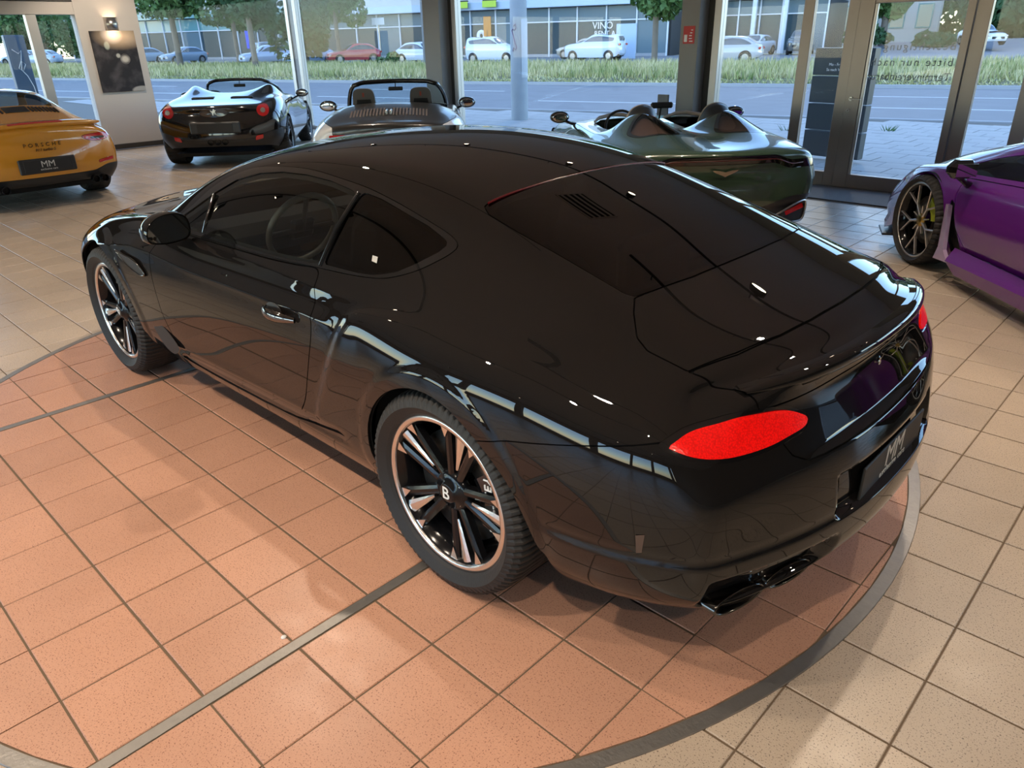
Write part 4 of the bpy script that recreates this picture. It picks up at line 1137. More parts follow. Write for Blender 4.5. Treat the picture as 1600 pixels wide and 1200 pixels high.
# ---------------------------------------------------------------- the other show cars: shared kit
def side_pts(ys, zs, w, zm, yb, zb):
    return [(ys, zs), (w - .035, zs + .35 * (zm - zs)), (w - .008, zs + .7 * (zm - zs)), (w, zm), (w - .012, zm + .38 * (zb - zm)), (yb + .62 * (w - yb), zm + .76 * (zb - zm)), (yb, zb)]
def stn(S, x, sd, top, bow=0.):
    s = side_pts(*sd); yc = s[-1][0]
    S.append(dict(x=x, side=s, top=[(y, z, bow * (1 - (y / yc) ** 2)) for y, z in top]))
def cap_fn(xc, zc, pw=2.3):
    def f(a, c, ns, nt, ring):
        x0, y0, z0 = ring[a]; t = (1 - c / nt) ** .92; w = 1 - t ** pw
        return (x0 + (xc[a] - x0) * w, y0 * t, z0 + (zc[a] - z0) * w)
    return f
def arch(cx, r, zc=.345): return [(cx - r, .02)] + [(cx + r * math.cos(a), zc + r * math.sin(a)) for a in np.linspace(PI, 0, 30)] + [(cx + r, .02)]
def shell(S, rear, front, arches, levels=3):
    V, F = dense(car_cage(S, rear, front), levels); N = vnormals(V, F)
    B = Surf(V, N, [tuple(f) for f in F.tolist()])
    for s in (1, -1):
        for cx, r in arches: B = B.clip(poly_side(arch(cx, r), s, .4)(B.V), 1)
    return B
def cut(B, fun, gap=.004): return B.split(fun, gap)
def wheel_y(name, w, R=.345, rim=.262, m_rim=None, n=5, style='y', cal=None, cap=None):
    """sports wheel: y = forked spokes, t = twin spokes"""
    t = bpy.data.objects.new(name, None); link(t)
    off = -(w / 2) * .80 + .010
    for o in (tyre(t, R, w, rim, 48), *rim_barrel(t, rim, w, m_rimblack, m_rim, .010)): o.location = (0, off, 0)
    for g in range(n):
        A = PI / 2 + g * 2 * PI / n; mb = MB()
        if style == 'y':
            spoke_bar(mb, A, A, .035, .135, .022, .016, -.018, -.008, .03, .02, n=3)
            for s in (-1, 1): spoke_bar(mb, A, A + s * .30, .13, rim - .008, .013, .013, -.008, 0, .02, .02, n=3)
            spoke_bar(mb, A + PI / n, A + PI / n, .045, .115, .014, .010, -.022, -.016, .02, .02, n=2)
        else:
            for s in (-1, 1): spoke_bar(mb, A + s * .10, A + s * .13, .045, rim - .008, .018, .016, -.022, -.004, .03, .02, n=3)
        mb.build('spoke', m_rim or m_rimblack, t)
    mb = MB(); mb.lathe([(.055, -.04), (.055, -.022), (.03, -.014), (0, -.012)], axis='y', n=24); mb.v = [(x, -y, z) for x, y, z in mb.v]
    h = mb.build('hub', cap or m_rimblack, t); h.data.flip_normals()
    disc_and_caliper(t, .19, -.09, cal or m_gloss, PI - .15)
    return t
def plate_board(parent, loc, w=.52, h=.112, text=True, back=-1):
    p = MB().box((0, 0, 0), (.010, w, h), bev=.003).build('number_plate', MAT['plate board black'], parent, loc)
    if text:
        text_mesh('plate_lettering', 'MM', h * .78, MAT['plate silver'], p, frame_mat((-.006, 0, h * .12), (0, -1, 0), (0, 0, 1), (-1, 0, 0)), ext=.0006)
        text_mesh('plate_lettering', 'exclusive cars', h * .26, MAT['plate silver'], p, frame_mat((-.006, 0, -h * .30), (0, -1, 0), (0, 0, 1), (-1, 0, 0)), ext=.0006)
    return p
def exhaust(parent, x, y, z, r, m, L=.08, n=20):
    mb = MB(); V = []; F = []
    for dx, k in ((L, .95), (0, 1.), (-.004, .95), (0, .86), (L * .9, .8)):
        for j in range(n):
            a = 2 * PI * j / n; V.append((x + dx, y + r * k * math.cos(a), z + r * k * math.sin(a)))
    for i in range(4):
        for j in range(n): F.append((i * n + j, i * n + (j + 1) % n, (i + 1) * n + (j + 1) % n, (i + 1) * n + j))
    F = [f[::-1] for f in F]
    o = mesh_obj('exhaust_tip', V, F, m, parent, True); mesh_obj('exhaust_throat', [V[4 * n + j] for j in range(n)], [tuple(range(n))], m_black, o)
    return o
def mirror(parent, loc, s, m_house, sc=1.):
    r = bpy.data.objects.new('door_mirror', None); link(r, parent); r.location = loc
    mb = MB(); mb.ball((0, 0, 0), (.075 * sc, .115 * sc, .068 * sc), 16, 10); mb.v = [(max(x, -.045 * sc), y, z) for x, y, z in mb.v]; mb.build('housing', m_house, r)
    mb = MB(); mb.ball((-.046 * sc, 0, 0), (.004, .088 * sc, .05 * sc), 16, 8); mb.build('mirror_pane', m_mglass, r)
    mb = MB(); mb.tube([(.0, -s * .06, -.04), (.0, -s * .13, -.07), (.01, -s * .20, -.085)], [.018, .015, .02], 8); mb.build('mirror_foot', m_house, r)
    return r
def under(parent, x0, x1, hw, z=.16):
    MB().box(((x0 + x1) / 2, 0, z), (x1 - x0, hw * 2, .05)).build('floor_pan', m_dark, parent)
def liners(parent, spots, r, zc=.345, yo=.90):
    for s in (1, -1):
        for x in spots: arch_liner(parent, x, zc, r, .5, yo, s)
def bucket(parent, loc, m, hole=True, h=.62):
    st = bpy.data.objects.new('seat', None); link(st, parent); st.location = loc
    MB().box((.22, 0, .05), (.46, .44, .14), bev=.05).build('seat_cushion', m, st)
    pr = [(-.24, 0), (-.25, h - .36), (-.20, h - .28), (-.145, h - .20), (-.13, h - .06), (-.09, h - .01), (0, h)]; pr = catmull(pr + [(-a, b) for a, b in pr[::-1][1:]], 3, False)
    f = lambda x, y, z: (z - y * .30, x, y)
    o = MB().prism([tuple(p) for p in pr], -.05, .05, f).build('seat_back', m, st)
    if hole:
        sl = [(-.10, h - .22), (.10, h - .22), (.085, h - .13), (-.085, h - .13)]
        MB().prism(sl, -.056, -.045, f).build('belt_slot', m_black, o)
        MB().prism([(-.012, h - .10), (.012, h - .10), (.012, h - .05), (-.012, h - .05)], -.0555, -.048, f).build('seat_crest', mat('crest red', (.25, .05, .03), .5), o)
    return st
def ws_frame(parent, base, top, m, r=.022, glass=None, ztop=0., roof_bow=.06):
    """windscreen surround of an open car: base/top = (x, y, z) of the left corner"""
    bx_, by, bz = base; tx, ty, tz = top
    P = [(bx_, by, bz), ((bx_ + tx) / 2 + .02, (by + ty) / 2 + .02, (bz + tz) / 2 + .015), (tx + .03, ty + .015, tz - .03), (tx, ty - .05, tz)]
    cx = [(tx + roof_bow * (1 - (y / ty) ** 2) , y, tz + .012 + .02 * (1 - (y / ty) ** 2)) for y in np.linspace(ty - .12, -(ty - .12), 9)]
    full = P + cx + [(x, -y, z) for x, y, z in P[::-1]]
    mb = MB(); mb.tube([tuple(p) for p in catmull(full, 3, False)], r, 8); fr = mb.build('windscreen_frame', m, parent)
    L = [Vector(p) for p in catmull(P, 4, False)]; n = len(L); V = []; F = []
    for i, p in enumerate(L):
        for j in range(9):
            t = j / 8 * 2 - 1; V.append((p.x + (roof_bow * (i / n) + .12 * (1 - i / n)) * (1 - t * t), -p.y * t, p.z + .02 * (i / n) * (1 - t * t)))
    for i in range(n - 1):
        for j in range(8): F.append((i * 9 + j, i * 9 + j + 1, (i + 1) * 9 + j + 1, (i + 1) * 9 + j))
    mesh_obj('windscreen', V, F, glass or m_tintl, parent, True)
    mb = MB(); mb.box((0, 0, 0), (.02, .20, .05), bev=.012); mb.tube([(0, 0, .02), (.03, 0, .07)], .007, 6); o = mb.build('rear_view_mirror', m_black, parent, (tx + roof_bow + .0, 0, tz - .065))
    return fr
m_tintl = glass_mat('clear car glass', (.72, .80, .80))
m_redlamp = mat('red lamp lens', (.42, .012, .012), .12, coat=1., emit=(.6, .01, .01), es=.05)
m_rimgrey = mat('grey forged rim', (.36, .35, .34), .3, .9)

# ---------------------------------------------------------------- yellow coupe at the left edge
def rear911(B_=None): return cap_fn([-.90, -.955, -.985, -.985, -.965, -.945], [.27, .34, .45, .57, .69, .79])
fr911 = cap_fn([3.38, 3.45, 3.47, 3.47, 3.46, 3.43], [.22, .30, .40, .48, .54, .58])
def st911(open_top=False):
    S = []
    stn(S, -.84, (.68, .27, .83, .55, .70, .855), [(.60, .880), (.47, .895), (.33, .905), (.16, .910), (0, .912)], -.10)
    if open_top:
        stn(S, -.68, (.80, .24, .915, .56, .735, .885), [(.62, .908), (.49, .922), (.34, .932), (.17, .937), (0, .939)], -.09)
        stn(S, -.40, (.84, .21, .942, .58, .75, .920), [(.63, .958), (.51, .976), (.36, .987), (.18, .993), (0, .995)], -.04)
    else:
        stn(S, -.68, (.80, .24, .915, .56, .735, .890), [(.62, .922), (.49, .944), (.34, .960), (.17, .968), (0, .971)], -.09)
        stn(S, -.40, (.84, .21, .942, .58, .75, .925), [(.63, .978), (.51, 1.020), (.36, 1.047), (.18, 1.060), (0, 1.064)], -.05)
    if not open_top:
        stn(S, -.10, (.84, .20, .944, .58, .755, .940), [(.645, 1.03), (.53, 1.100), (.385, 1.138), (.19, 1.158), (0, 1.163)])
        stn(S, .20, (.83, .20, .938, .57, .762, .938), [(.66, 1.07), (.55, 1.166), (.41, 1.212), (.20, 1.234), (0, 1.240)])
        stn(S, .55, (.82, .20, .920, .56, .780, .928), [(.685, 1.08), (.575, 1.215), (.43, 1.263), (.22, 1.286), (0, 1.292)])
        stn(S, .95, (.81, .20, .905, .56, .795, .918), [(.705, 1.07), (.585, 1.226), (.45, 1.271), (.23, 1.292), (0, 1.297)])
        stn(S, 1.35, (.81, .20, .900, .56, .805, .908), [(.725, 1.03), (.605, 1.180), (.47, 1.236), (.24, 1.262), (0, 1.270)], .03)
        stn(S, 1.75, (.82, .20, .902, .56, .810, .890), [(.755, .95), (.665, 1.04), (.52, 1.090), (.27, 1.120), (0, 1.130)], .06)
    else:
        stn(S, -.10, (.84, .20, .944, .58, .760, .945), [(.645, .988), (.53, 1.015), (.385, 1.034), (.19, 1.044), (0, 1.047)])
        stn(S, .16, (.83, .20, .938, .57, .768, .943), [(.66, .995), (.55, 1.030), (.41, 1.050), (.20, 1.062), (0, 1.066)])
        stn(S, .30, (.83, .20, .932, .57, .776, .940), [(.67, .975), (.56, 1.000), (.42, 1.018), (.21, 1.028), (0, 1.03)])
        stn(S, .42, (.83, .20, .928, .57, .780, .935), [(.68, .948), (.57, .955), (.42, .958), (.21, .960), (0, .960)])
        stn(S, .95, (.81, .20, .905, .56, .795, .925), [(.70, .935), (.59, .94), (.45, .94), (.23, .94), (0, .94)])
        stn(S, 1.40, (.81, .20, .900, .56, .805, .915), [(.72, .93), (.605, .94), (.47, .945), (.24, .95), (0, .95)], .03)
        stn(S, 1.75, (.82, .20, .902, .56, .805, .895), [(.735, .91), (.64, .925), (.51, .935), (.27, .945), (0, .95)], .06)
    stn(S, 2.10, (.82, .20, .908, .56, .800, .870), [(.72, .880), (.62, .876), (.50, .880), (.27, .898), (0, .905)], .08)
    stn(S, 2.50, (.81, .20, .906, .55, .765, .838), [(.66, .822), (.56, .800), (.44, .792), (.23, .797), (0, .80)], .10)
    stn(S, 2.90, (.78, .21, .850, .50, .680, .725), [(.58, .716), (.48, .704), (.38, .698), (.20, .700), (0, .702)], .14)
    stn(S, 3.20, (.64, .23, .710, .44, .560, .615), [(.48, .612), (.40, .606), (.31, .602), (.16, .602), (0, .602)], .18)
    return S
m_yel = paint('amber yellow paint', (.60, .255, .022), .22)
yc = thing('car', 'yellow-orange rear-engined sports coupe cut off by the left edge of the picture', 'car', (9.62, -.44, .0), math.radians(1.5))
B = shell(st911(), rear911(), fr911, ((0, .375), (2.45, .362)))
SW = catmull([(1.80, .915), (1.55, 1.05), (1.30, 1.165), (1.0, 1.20), (.70, 1.19), (.42, 1.13), (.22, 1.05), (.18, 1.00), (.30, .965), (.8, .945), (1.4, .928)], 5)
for s in (1, -1):
    w_, B = cut(B, poly_side(SW, s)); surf_obj('side_window', w_.offset(-.003), m_tint, yc)
rw_, B = cut(B, poly_top(sym_y([(.50, 0), (.47, .30), (.42, .46), (.30, .53), (.10, .545), (-.10, .545), (-.17, .50), (-.20, .30), (-.205, 0)]), 1.0), .006); surf_obj('rear_window', rw_.offset(-.003), m_tint, yc, .006)
ws_, B = cut(B, poly_top(sym_y([(1.33, 0), (1.30, .30), (1.26, .50), (1.40, .56), (1.80, .66), (1.95, .60), (2.06, .30), (2.09, 0)]), .88)); surf_obj('windscreen', ws_.offset(-.003), m_tint, yc)
lower, B = cut(B, lambda V: np.maximum(V[:, 2] - .372 - .06 * smooth01((np.abs(V[:, 1]) - .50) / .25), V[:, 0] + .42), .004); surf_obj('rear_valance', lower, m_satinblk, yc, .01)
lampP = catmull([(.475, .785), (.60, .800), (.74, .805), (.80, .790), (.80, .745), (.70, .715), (.58, .722), (.50, .750)], 5)
for s in (1, -1):
    l_, B = cut(B, lambda V, s=s: np.maximum(sd_poly(np.stack([s * V[:, 1], V[:, 2]], 1), lampP), V[:, 0] + .60), .004)
    lo_ = surf_obj('tail_light', l_.offset(.004), m_redlamp, yc, .01)
    mb = MB()
    P_ = catmull([(.56, .748), (.66, .735), (.75, .745), (.72, .765), (.60, .765)], 4)
    l2, B2 = cut(l_, lambda V, s=s: np.maximum(sd_poly(np.stack([s * V[:, 1], V[:, 2]], 1), P_), V[:, 0] + .6), .001)
    if len(l2.P): surf_obj('lamp_inner', l2.offset(.006), m_gloss, lo_)
    fo, B = cut(B, lambda V, s=s: np.maximum(sd_poly(np.stack([s * V[:, 1], V[:, 2]], 1), np.array([(.60, .455), (.80, .475), (.80, .515), (.60, .487)])), V[:, 0] + .55), .003)
    surf_obj('fog_light', fo.offset(.003), m_redlamp, yc)
surf_obj('body_shell', B, m_yel, yc, .006)
# engine lid grilles, centre badge, wing with red strip
def ldz(x, y): return float(np.interp(x, [-.5, -.4, -.3, -.2], [1.052, 1.078, 1.110, 1.136])) - .18 * y * y
mb = MB(); mb.add([(x, y, ldz(x, y) + h) for x in (-.27, -.43) for y in (-.13, .13) for h in (-.01, .012)], [(0, 1, 3, 2), (4, 6, 7, 5), (1, 5, 7, 3), (0, 4, 5, 1), (2, 3, 7, 6)]); mb.build('lid_badge', m_satinblk, yc)
for s in (1, -1):
    for k in range(8):
        y = s * (.165 + k * .040); mb = MB(); mb.add([(x, y + e, ldz(x, y) + h) for x in (-.28, -.43) for e in (-.010, .010) for h in (-.01, .010)], [(0, 1, 3, 2), (4, 6, 7, 5), (1, 5, 7, 3), (0, 4, 5, 1), (2, 3, 7, 6)]); mb.build('grille_slat', m_black, yc)
V_ = []; F_ = []; n = 33
prof = [(-.50, .012), (-.62, .030), (-.78, .042), (-.92, .040), (-.955, .026), (-.95, .000), (-.88, -.035), (-.74, -.065), (-.55, -.05)]
for j in range(n):
    y = -.74 + 1.48 * j / (n - 1); e = abs(y) / .74; dz = .945 - .035 * e ** 2 + .012 * e ** 6; dx = .10 * e ** 2.4; th = 1 - .6 * e ** 6
    for x, z in prof: V_.append((x + dx, y, dz + z * th))
k = len(prof)
for j in range(n - 1):
    for i in range(k): F_.append((j * k + i, j * k + (i + 1) % k, (j + 1) * k + (i + 1) % k, (j + 1) * k + i))
F_ += [tuple(range(k)), tuple((n - 1) * k + i for i in range(k))[::-1]]
wg = mesh_obj('rear_wing', V_, [f[::-1] for f in F_], m_yel, yc, True)
V_ = []; F_ = []
for j in range(15):
    y = -.29 + .58 * j / 14; e = abs(y) / .74; dz = .945 - .035 * e ** 2; dx = .10 * e ** 2.4
    V_ += [(-.86 + dx, y, dz + .0425), (-.925 + dx, y, dz + .041), (-.958 + dx, y, dz + .026)]
for j in range(14):
    for i in range(2): F_.append((j * 3 + i, (j + 1) * 3 + i, (j + 1) * 3 + i + 1, j * 3 + i + 1))
mesh_obj('high_brake_light', V_, F_, m_redlamp, wg)
plate_board(yc, (-1.000, 0, .505), .52, .13)
MB().box((-.985, 0, .505), (.03, .62, .17), bev=.01).build('plate_recess', m_satinblk, yc)
text_mesh('lettering', 'PORSCHE', .062, m_gloss, yc, frame_mat((-.972, 0, .735), (0, -1, 0), (-.25, 0, .97), (-.97, 0, -.25)), ext=.004, spacing=1.75)
text_mesh('lettering', '911 turbo S', .046, m_gloss, yc, frame_mat((-.982, -.02, .680), (0, -1, 0), (-.2, 0, .98), (-.98, 0, -.2)), ext=.003, font_shear=.25)
for s in (1, -1):
    for y in (.50, .605): exhaust(yc, -.985, s * y, .275, .046, m_rimblack)
wheel_set(yc, lambda n_, k_: wheel_y(n_, k_, .35, .262, m_rimgrey, 5, 't'), [(0, .90, .35, 1, .30, 0), (2.45, .875, .345, 1, .25, .3), (0, -.90, .35, -1, .30, .3), (2.45, -.875, .345, -1, .25, .1)])
liners(yc, (0, 2.45), .385); under(yc, -.75, 3.1, .72, .22)
mirror(yc, (1.62, -.99, .96), -1, m_yel); mirror(yc, (1.62, .99, .96), 1, m_yel)
for s in (1, -1): bucket(yc, (.75, s * .36, .42), m_leather, False, .66)

# ---------------------------------------------------------------- white cabriolet with a dark rear deck
m_whitep = paint('white paint', (.80, .79, .77), .2)
m_deck = mat('dark satin deck', (.022, .020, .019), .28, coat=.4)
cb = thing('car', 'white open-top cabriolet with a dark slatted rear deck behind the coupe roof', 'car', (6.12, -3.68, 0), math.radians(-41.2))
B = shell(st911(True), rear911(), fr911, ((0, .375), (2.45, .362)))
cock, B = cut(B, poly_top(sym_y([(.34, 0), (.34, .50), (.40, .62), (.70, .67), (1.30, .70), (1.62, .68), (1.76, .60), (1.80, .30), (1.82, 0)]), .86), .004)
dk, B = cut(B, poly_top(sym_y([(.335, 0), (.335, .50), (.30, .62), (.20, .64), (.05, .60), (-.02, .72), (-.16, .79), (-.34, .78), (-.52, .74), (-.70, .68), (-.84, .62), (-1.2, .60), (-1.2, 0)]), .72), .005)
surf_obj('body_shell', B, m_whitep, cb, .006)
do_ = surf_obj('rear_deck', dk.offset(.003), m_deck, cb, .012)
# slatted air intake in the deck
def dkz(x, y): return float(np.interp(x, [-.68, -.40, -.10], [.941, .997, 1.049])) - .155 * y * y
m_slat = mat('bronze slat', (.26, .20, .165), .35, .5)
for k in range(24):
    if k in (11, 12): continue
    y = -.44 + .88 * k / 23
    mb = MB(); mb.add([(x, y + e, dkz(x, y) + h) for x in (-.30, -.56) for e in (-.009, .009) for h in (.004, .028)], [(0, 1, 3, 2), (4, 6, 7, 5), (1, 5, 7, 3), (0, 4, 5, 1), (2, 3, 7, 6)]); mb.build('intake_slat', m_slat, cb)
for s in (1, -1): MB().box((-.43, s * .026, 1.005), (.20, .030, .05), bev=.008).build('intake_badge', m_satin, cb)
V_ = []; F_ = []
for j in range(21):
    y = -.47 + .94 * j / 20
    V_ += [(-.28, y, dkz(-.28, y) + .012), (-.42, y, dkz(-.42, y) + .012), (-.58, y, dkz(-.58, y) + .012)]
F_ = [(3 * j + i, 3 * j + i + 1, 3 * j + i + 4, 3 * j + i + 3) for j in range(20) for i in (0, 1)]
mesh_obj('intake_floor', V_, F_, m_black, cb)
ws_frame(cb, (1.72, .70, .88), (1.27, .565, 1.225), m_gloss, .030)
for s in (1, -1):
    mirror(cb, (1.66, s * .985, .935), s, m_gloss, 1.1)
    bucket(cb, (.66, s * .36, .46), m_seat, True, .76)
MB().box((1.05, 0, .42), (1.4, 1.3, .12), bev=.03).build('cabin_tub', m_leather, cb); MB().box((1.62, 0, .82), (.22, 1.3, .2), bev=.06).build('dashboard', m_leather, cb)
wheel_set(cb, lambda n_, k_: wheel_y(n_, k_, .35, .262, m_rimblack, 5, 't'), [(0, .90, .35, 1, .30, 0), (2.45, .875, .345, 1, .25, .3), (0, -.90, .35, -1, .30, .3), (2.45, -.875, .345, -1, .25, .1)])
liners(cb, (0, 2.45), .385); under(cb, -.75, 3.1, .72, .22)
MB().box((-.955, 0, .80), (.02, 1.3, .03), bev=.008).build('tail_light', m_redlamp, cb)

# ---------------------------------------------------------------- black spider with round lamps
S = []
stn(S, -.62, (.72, .31, .870, .62, .745, .885), [(.62, .902), (.48, .908), (.33, .912), (.16, .914), (0, .914)], -.17)
stn(S, -.42, (.82, .27, .945, .62, .775, .925), [(.64, .935), (.50, .938), (.35, .940), (.17, .942), (0, .942)], -.12)
stn(S, -.12, (.85, .21, .968, .62, .790, .965), [(.655, .982), (.52, .985), (.37, .985), (.18, .985), (0, .985)], -.04)
stn(S, .20, (.85, .19, .965, .60, .800, .980), [(.675, 1.025), (.565, 1.052), (.42, 1.048), (.20, 1.030), (0, 1.025)])
stn(S, .50, (.84, .18, .945, .58, .815, .965), [(.70, 1.06), (.59, 1.115), (.46, 1.10), (.22, 1.050), (0, 1.04)])
stn(S, .78, (.83, .18, .930, .56, .825, .945), [(.72, 1.055), (.62, 1.125), (.48, 1.085), (.22, .985), (0, .98)])
stn(S, 1.05, (.83, .18, .925, .55, .830, .930), [(.74, .955), (.63, .965), (.48, .960), (.24, .955), (0, .955)])
stn(S, 1.60, (.83, .18, .930, .54, .830, .905), [(.74, .930), (.63, .950), (.48, .962), (.24, .972), (0, .975)], .05)
stn(S, 2.10, (.82, .18, .935, .54, .785, .845), [(.67, .835), (.55, .810), (.42, .806), (.21, .812), (0, .815)], .08)
stn(S, 2.65, (.81, .18, .930, .52, .770, .790), [(.65, .758), (.52, .710), (.40, .695), (.20, .692), (0, .692)], .10)
stn(S, 3.10, (.76, .18, .850, .43, .680, .640), [(.57, .620), (.46, .590), (.35, .572), (.18, .566), (0, .566)], .14)
stn(S, 3.40, (.60, .18, .700, .36, .540, .520), [(.46, .508), (.38, .494), (.29, .484), (.15, .480), (0, .480)], .16)
m_fpaint = paint('black spider paint', (.006, .006, .0065), .12)
fe = thing('car', 'black mid-engined spider with round red tail lamps by the glass front', 'car', (10.45, -3.70, 0), math.radians(-39.6))
B = shell(S, cap_fn([-.80, -.86, -.875, -.86, -.83, -.80], [.33, .40, .50, .62, .73, .83]), cap_fn([3.58, 3.64, 3.66, 3.66, 3.64, 3.60], [.18, .24, .31, .37, .42, .46]), ((0, .385), (2.65, .365)))
cock, B = cut(B, poly_top(sym_y([(.80, 0), (.80, .42), (.86, .60), (1.05, .66), (1.45, .68), (1.62, .64), (1.68, .3), (1.70, 0)]), .85), .004)
lamps_ = []
for s in (1, -1):
    l_, B = cut(B, lambda V, s=s: np.maximum(np.hypot(s * V[:, 1] - .70, V[:, 2] - .835) - .088, V[:, 0] + .40), .004)
    lo_ = surf_obj('tail_light', l_.offset(.006), m_redlamp, fe, .015)
    c_ = l_.clip(np.hypot(s * l_.V[:, 1] - .70, l_.V[:, 2] - .835) - .036, -1)
    if len(c_.P): surf_obj('lamp_inner', c_.offset(.010), m_satin, lo_)
    f_, B = cut(B, lambda V, s=s: np.maximum(sd_poly(np.stack([s * V[:, 1], V[:, 2]], 1), np.array([(.54, .405), (.66, .43), (.665, .49), (.56, .475)])), V[:, 0] + .4), .003); surf_obj('fog_light', f_.offset(.004), m_redlamp, fe)
lw, B = cut(B, lambda V: np.maximum(V[:, 2] - .44 - .10 * smooth01((np.abs(V[:, 1]) - .45) / .4), V[:, 0] + .40), .004); surf_obj('rear_valance', lw.offset(-.006), m_satinblk, fe, .01)
surf_obj('body_shell', B, m_fpaint, fe, .006)
plate_board(fe, (-.885, 0, .615), .52, .13, False); MB().box((-.868, 0, .615), (.03, .74, .17), bev=.02).build('plate_recess', m_satinblk, fe)
for y in (-.105, 0, .105): exhaust(fe, -.87, y, .405, .046, m_rimblack)
# leaping-horse badge
hp = [(-.012, -.045), (-.004, -.045), (.002, -.018), (.014, -.004), (.030, -.020), (.038, -.014), (.026, .004), (.030, .016), (.044, .022), (.040, .030), (.024, .026), (.020, .040), (.008, .048), (.004, .036), (-.008, .018), (-.022, .012), (-.034, .030), (-.040, .026), (-.030, .004), (-.018, -.004), (-.014, -.022)]
mb = MB(); mb.prism(hp, 0, .006, lambda x, y, z: (-.835 - z, -x, .835 + y)); mb.build('badge', m_satin, fe)
mb = MB(); mb.lathe([(0, 0), (1, 0), (1.06, -.01)], n=32); mb.v = [(-.822 - .004 * (z + 1) + .02 * (y ** 2), .20 * y, .825 + .062 * x) for x, y, z in mb.v]; mb.f = [f_[::-1] for f_ in mb.f]; mb.build('engine_cover_panel', mat('blue grey lid glass', (.03, .035, .045), .1, coat=1.), fe)
for s in (1, -1):
    MB().box((-.06, s * .30, .995), (.16, .34, .012), bev=.004).build('engine_vent', m_black, fe)
    mb = MB()
    for k in range(4): mb.box((-.11 + .04 * k, s * .30, 1.004), (.012, .32, .006))
    mb.build('vent_bars', m_satinblk, fe)
    mirror(fe, (1.58, s * 1.0, .94), s, m_fpaint); bucket(fe, (.98, s * .36, .40), m_leather, False, .66)
ws_frame(fe, (1.66, .66, .90), (1.20, .50, 1.17), m_gloss, .026)
MB().box((1.25, 0, .42), (1.0, 1.25, .12), bev=.03).build('cabin_tub', m_leather, fe); MB().box((1.55, 0, .80), (.2, 1.25, .2), bev=.06).build('dashboard', m_leather, fe)
wheel_set(fe, lambda n_, k_: wheel_y(n_, k_, .35, .262, m_rimgrey, 5, 't'), [(0, .935, .35, 1, .29, 0), (2.65, .90, .345, 1, .24, .3), (0, -.935, .35, -1, .29, .3), (2.65, -.90, .345, -1, .24, .1)])
liners(fe, (0, 2.65), .395); under(fe, -.6, 3.2, .72, .2)

# ---------------------------------------------------------------- dark green twin-hump speedster
S = []
stn(S, -.66, (.74, .30, .875, .60, .770, .835), [(.64, .850), (.50, .858), (.34, .862), (.17, .864), (0, .865)], -.17)
stn(S, -.48, (.83, .26, .945, .60, .790, .860), [(.65, .885), (.52, .900), (.36, .902), (.18, .890), (0, .882)], -.13)
stn(S, -.18, (.86, .20, .965, .60, .800, .880), [(.67, .915), (.53, .955), (.37, .965), (.19, .935), (0, .905)], -.05)
stn(S, .12, (.86, .19, .960, .59, .805, .890), [(.67, .945), (.53, 1.020), (.37, 1.045), (.19, .975), (0, .915)])
stn(S, .36, (.85, .18, .945, .58, .810, .895), [(.67, .955), (.53, 1.055), (.37, 1.090), (.19, 1.00), (0, .918)])
stn(S, .50, (.84, .18, .940, .58, .815, .895), [(.68, .935), (.55, 1.005), (.38, 1.030), (.20, .97), (0, .915)])
stn(S, .66, (.84, .18, .935, .57, .818, .892), [(.69, .905), (.56, .915), (.39, .92), (.20, .915), (0, .91)])
stn(S, 1.20, (.83, .18, .925, .56, .825, .885), [(.71, .90), (.58, .91), (.42, .915), (.21, .92), (0, .92)])
stn(S, 1.70, (.83, .18, .935, .55, .825, .880), [(.72, .90), (.58, .915), (.42, .925), (.21, .93), (0, .93)], .05)
stn(S, 2.20, (.82, .18, .940, .55, .800, .845), [(.69, .85), (.56, .855), (.42, .865), (.21, .875), (0, .88)], .08)
stn(S, 2.70, (.82, .18, .940, .54, .780, .800), [(.67, .795), (.54, .79), (.41, .795), (.21, .805), (0, .81)], .10)
stn(S, 3.10, (.78, .19, .880, .48, .700, .700), [(.60, .705), (.48, .71), (.36, .715), (.19, .72), (0, .725)], .14)
stn(S, 3.36, (.64, .20, .740, .42, .570, .600), [(.49, .608), (.40, .615), (.30, .62), (.16, .625), (0, .63)], .16)
m_green = paint('racing green paint', (.030, .060, .033), .25)
am = thing('car', 'dark green twin-hump open speedster standing before the entrance door', 'car', (2.12, -4.08, 0), math.radians(-40.6))
B = shell(S, cap_fn([-.76, -.84, -.86, -.85, -.83, -.84], [.31, .38, .48, .60, .70, .79]), cap_fn([3.55, 3.61, 3.63, 3.63, 3.61, 3.58], [.19, .27, .37, .45, .52, .57]), ((0, .375), (2.70, .365)), 4)
cocks = []
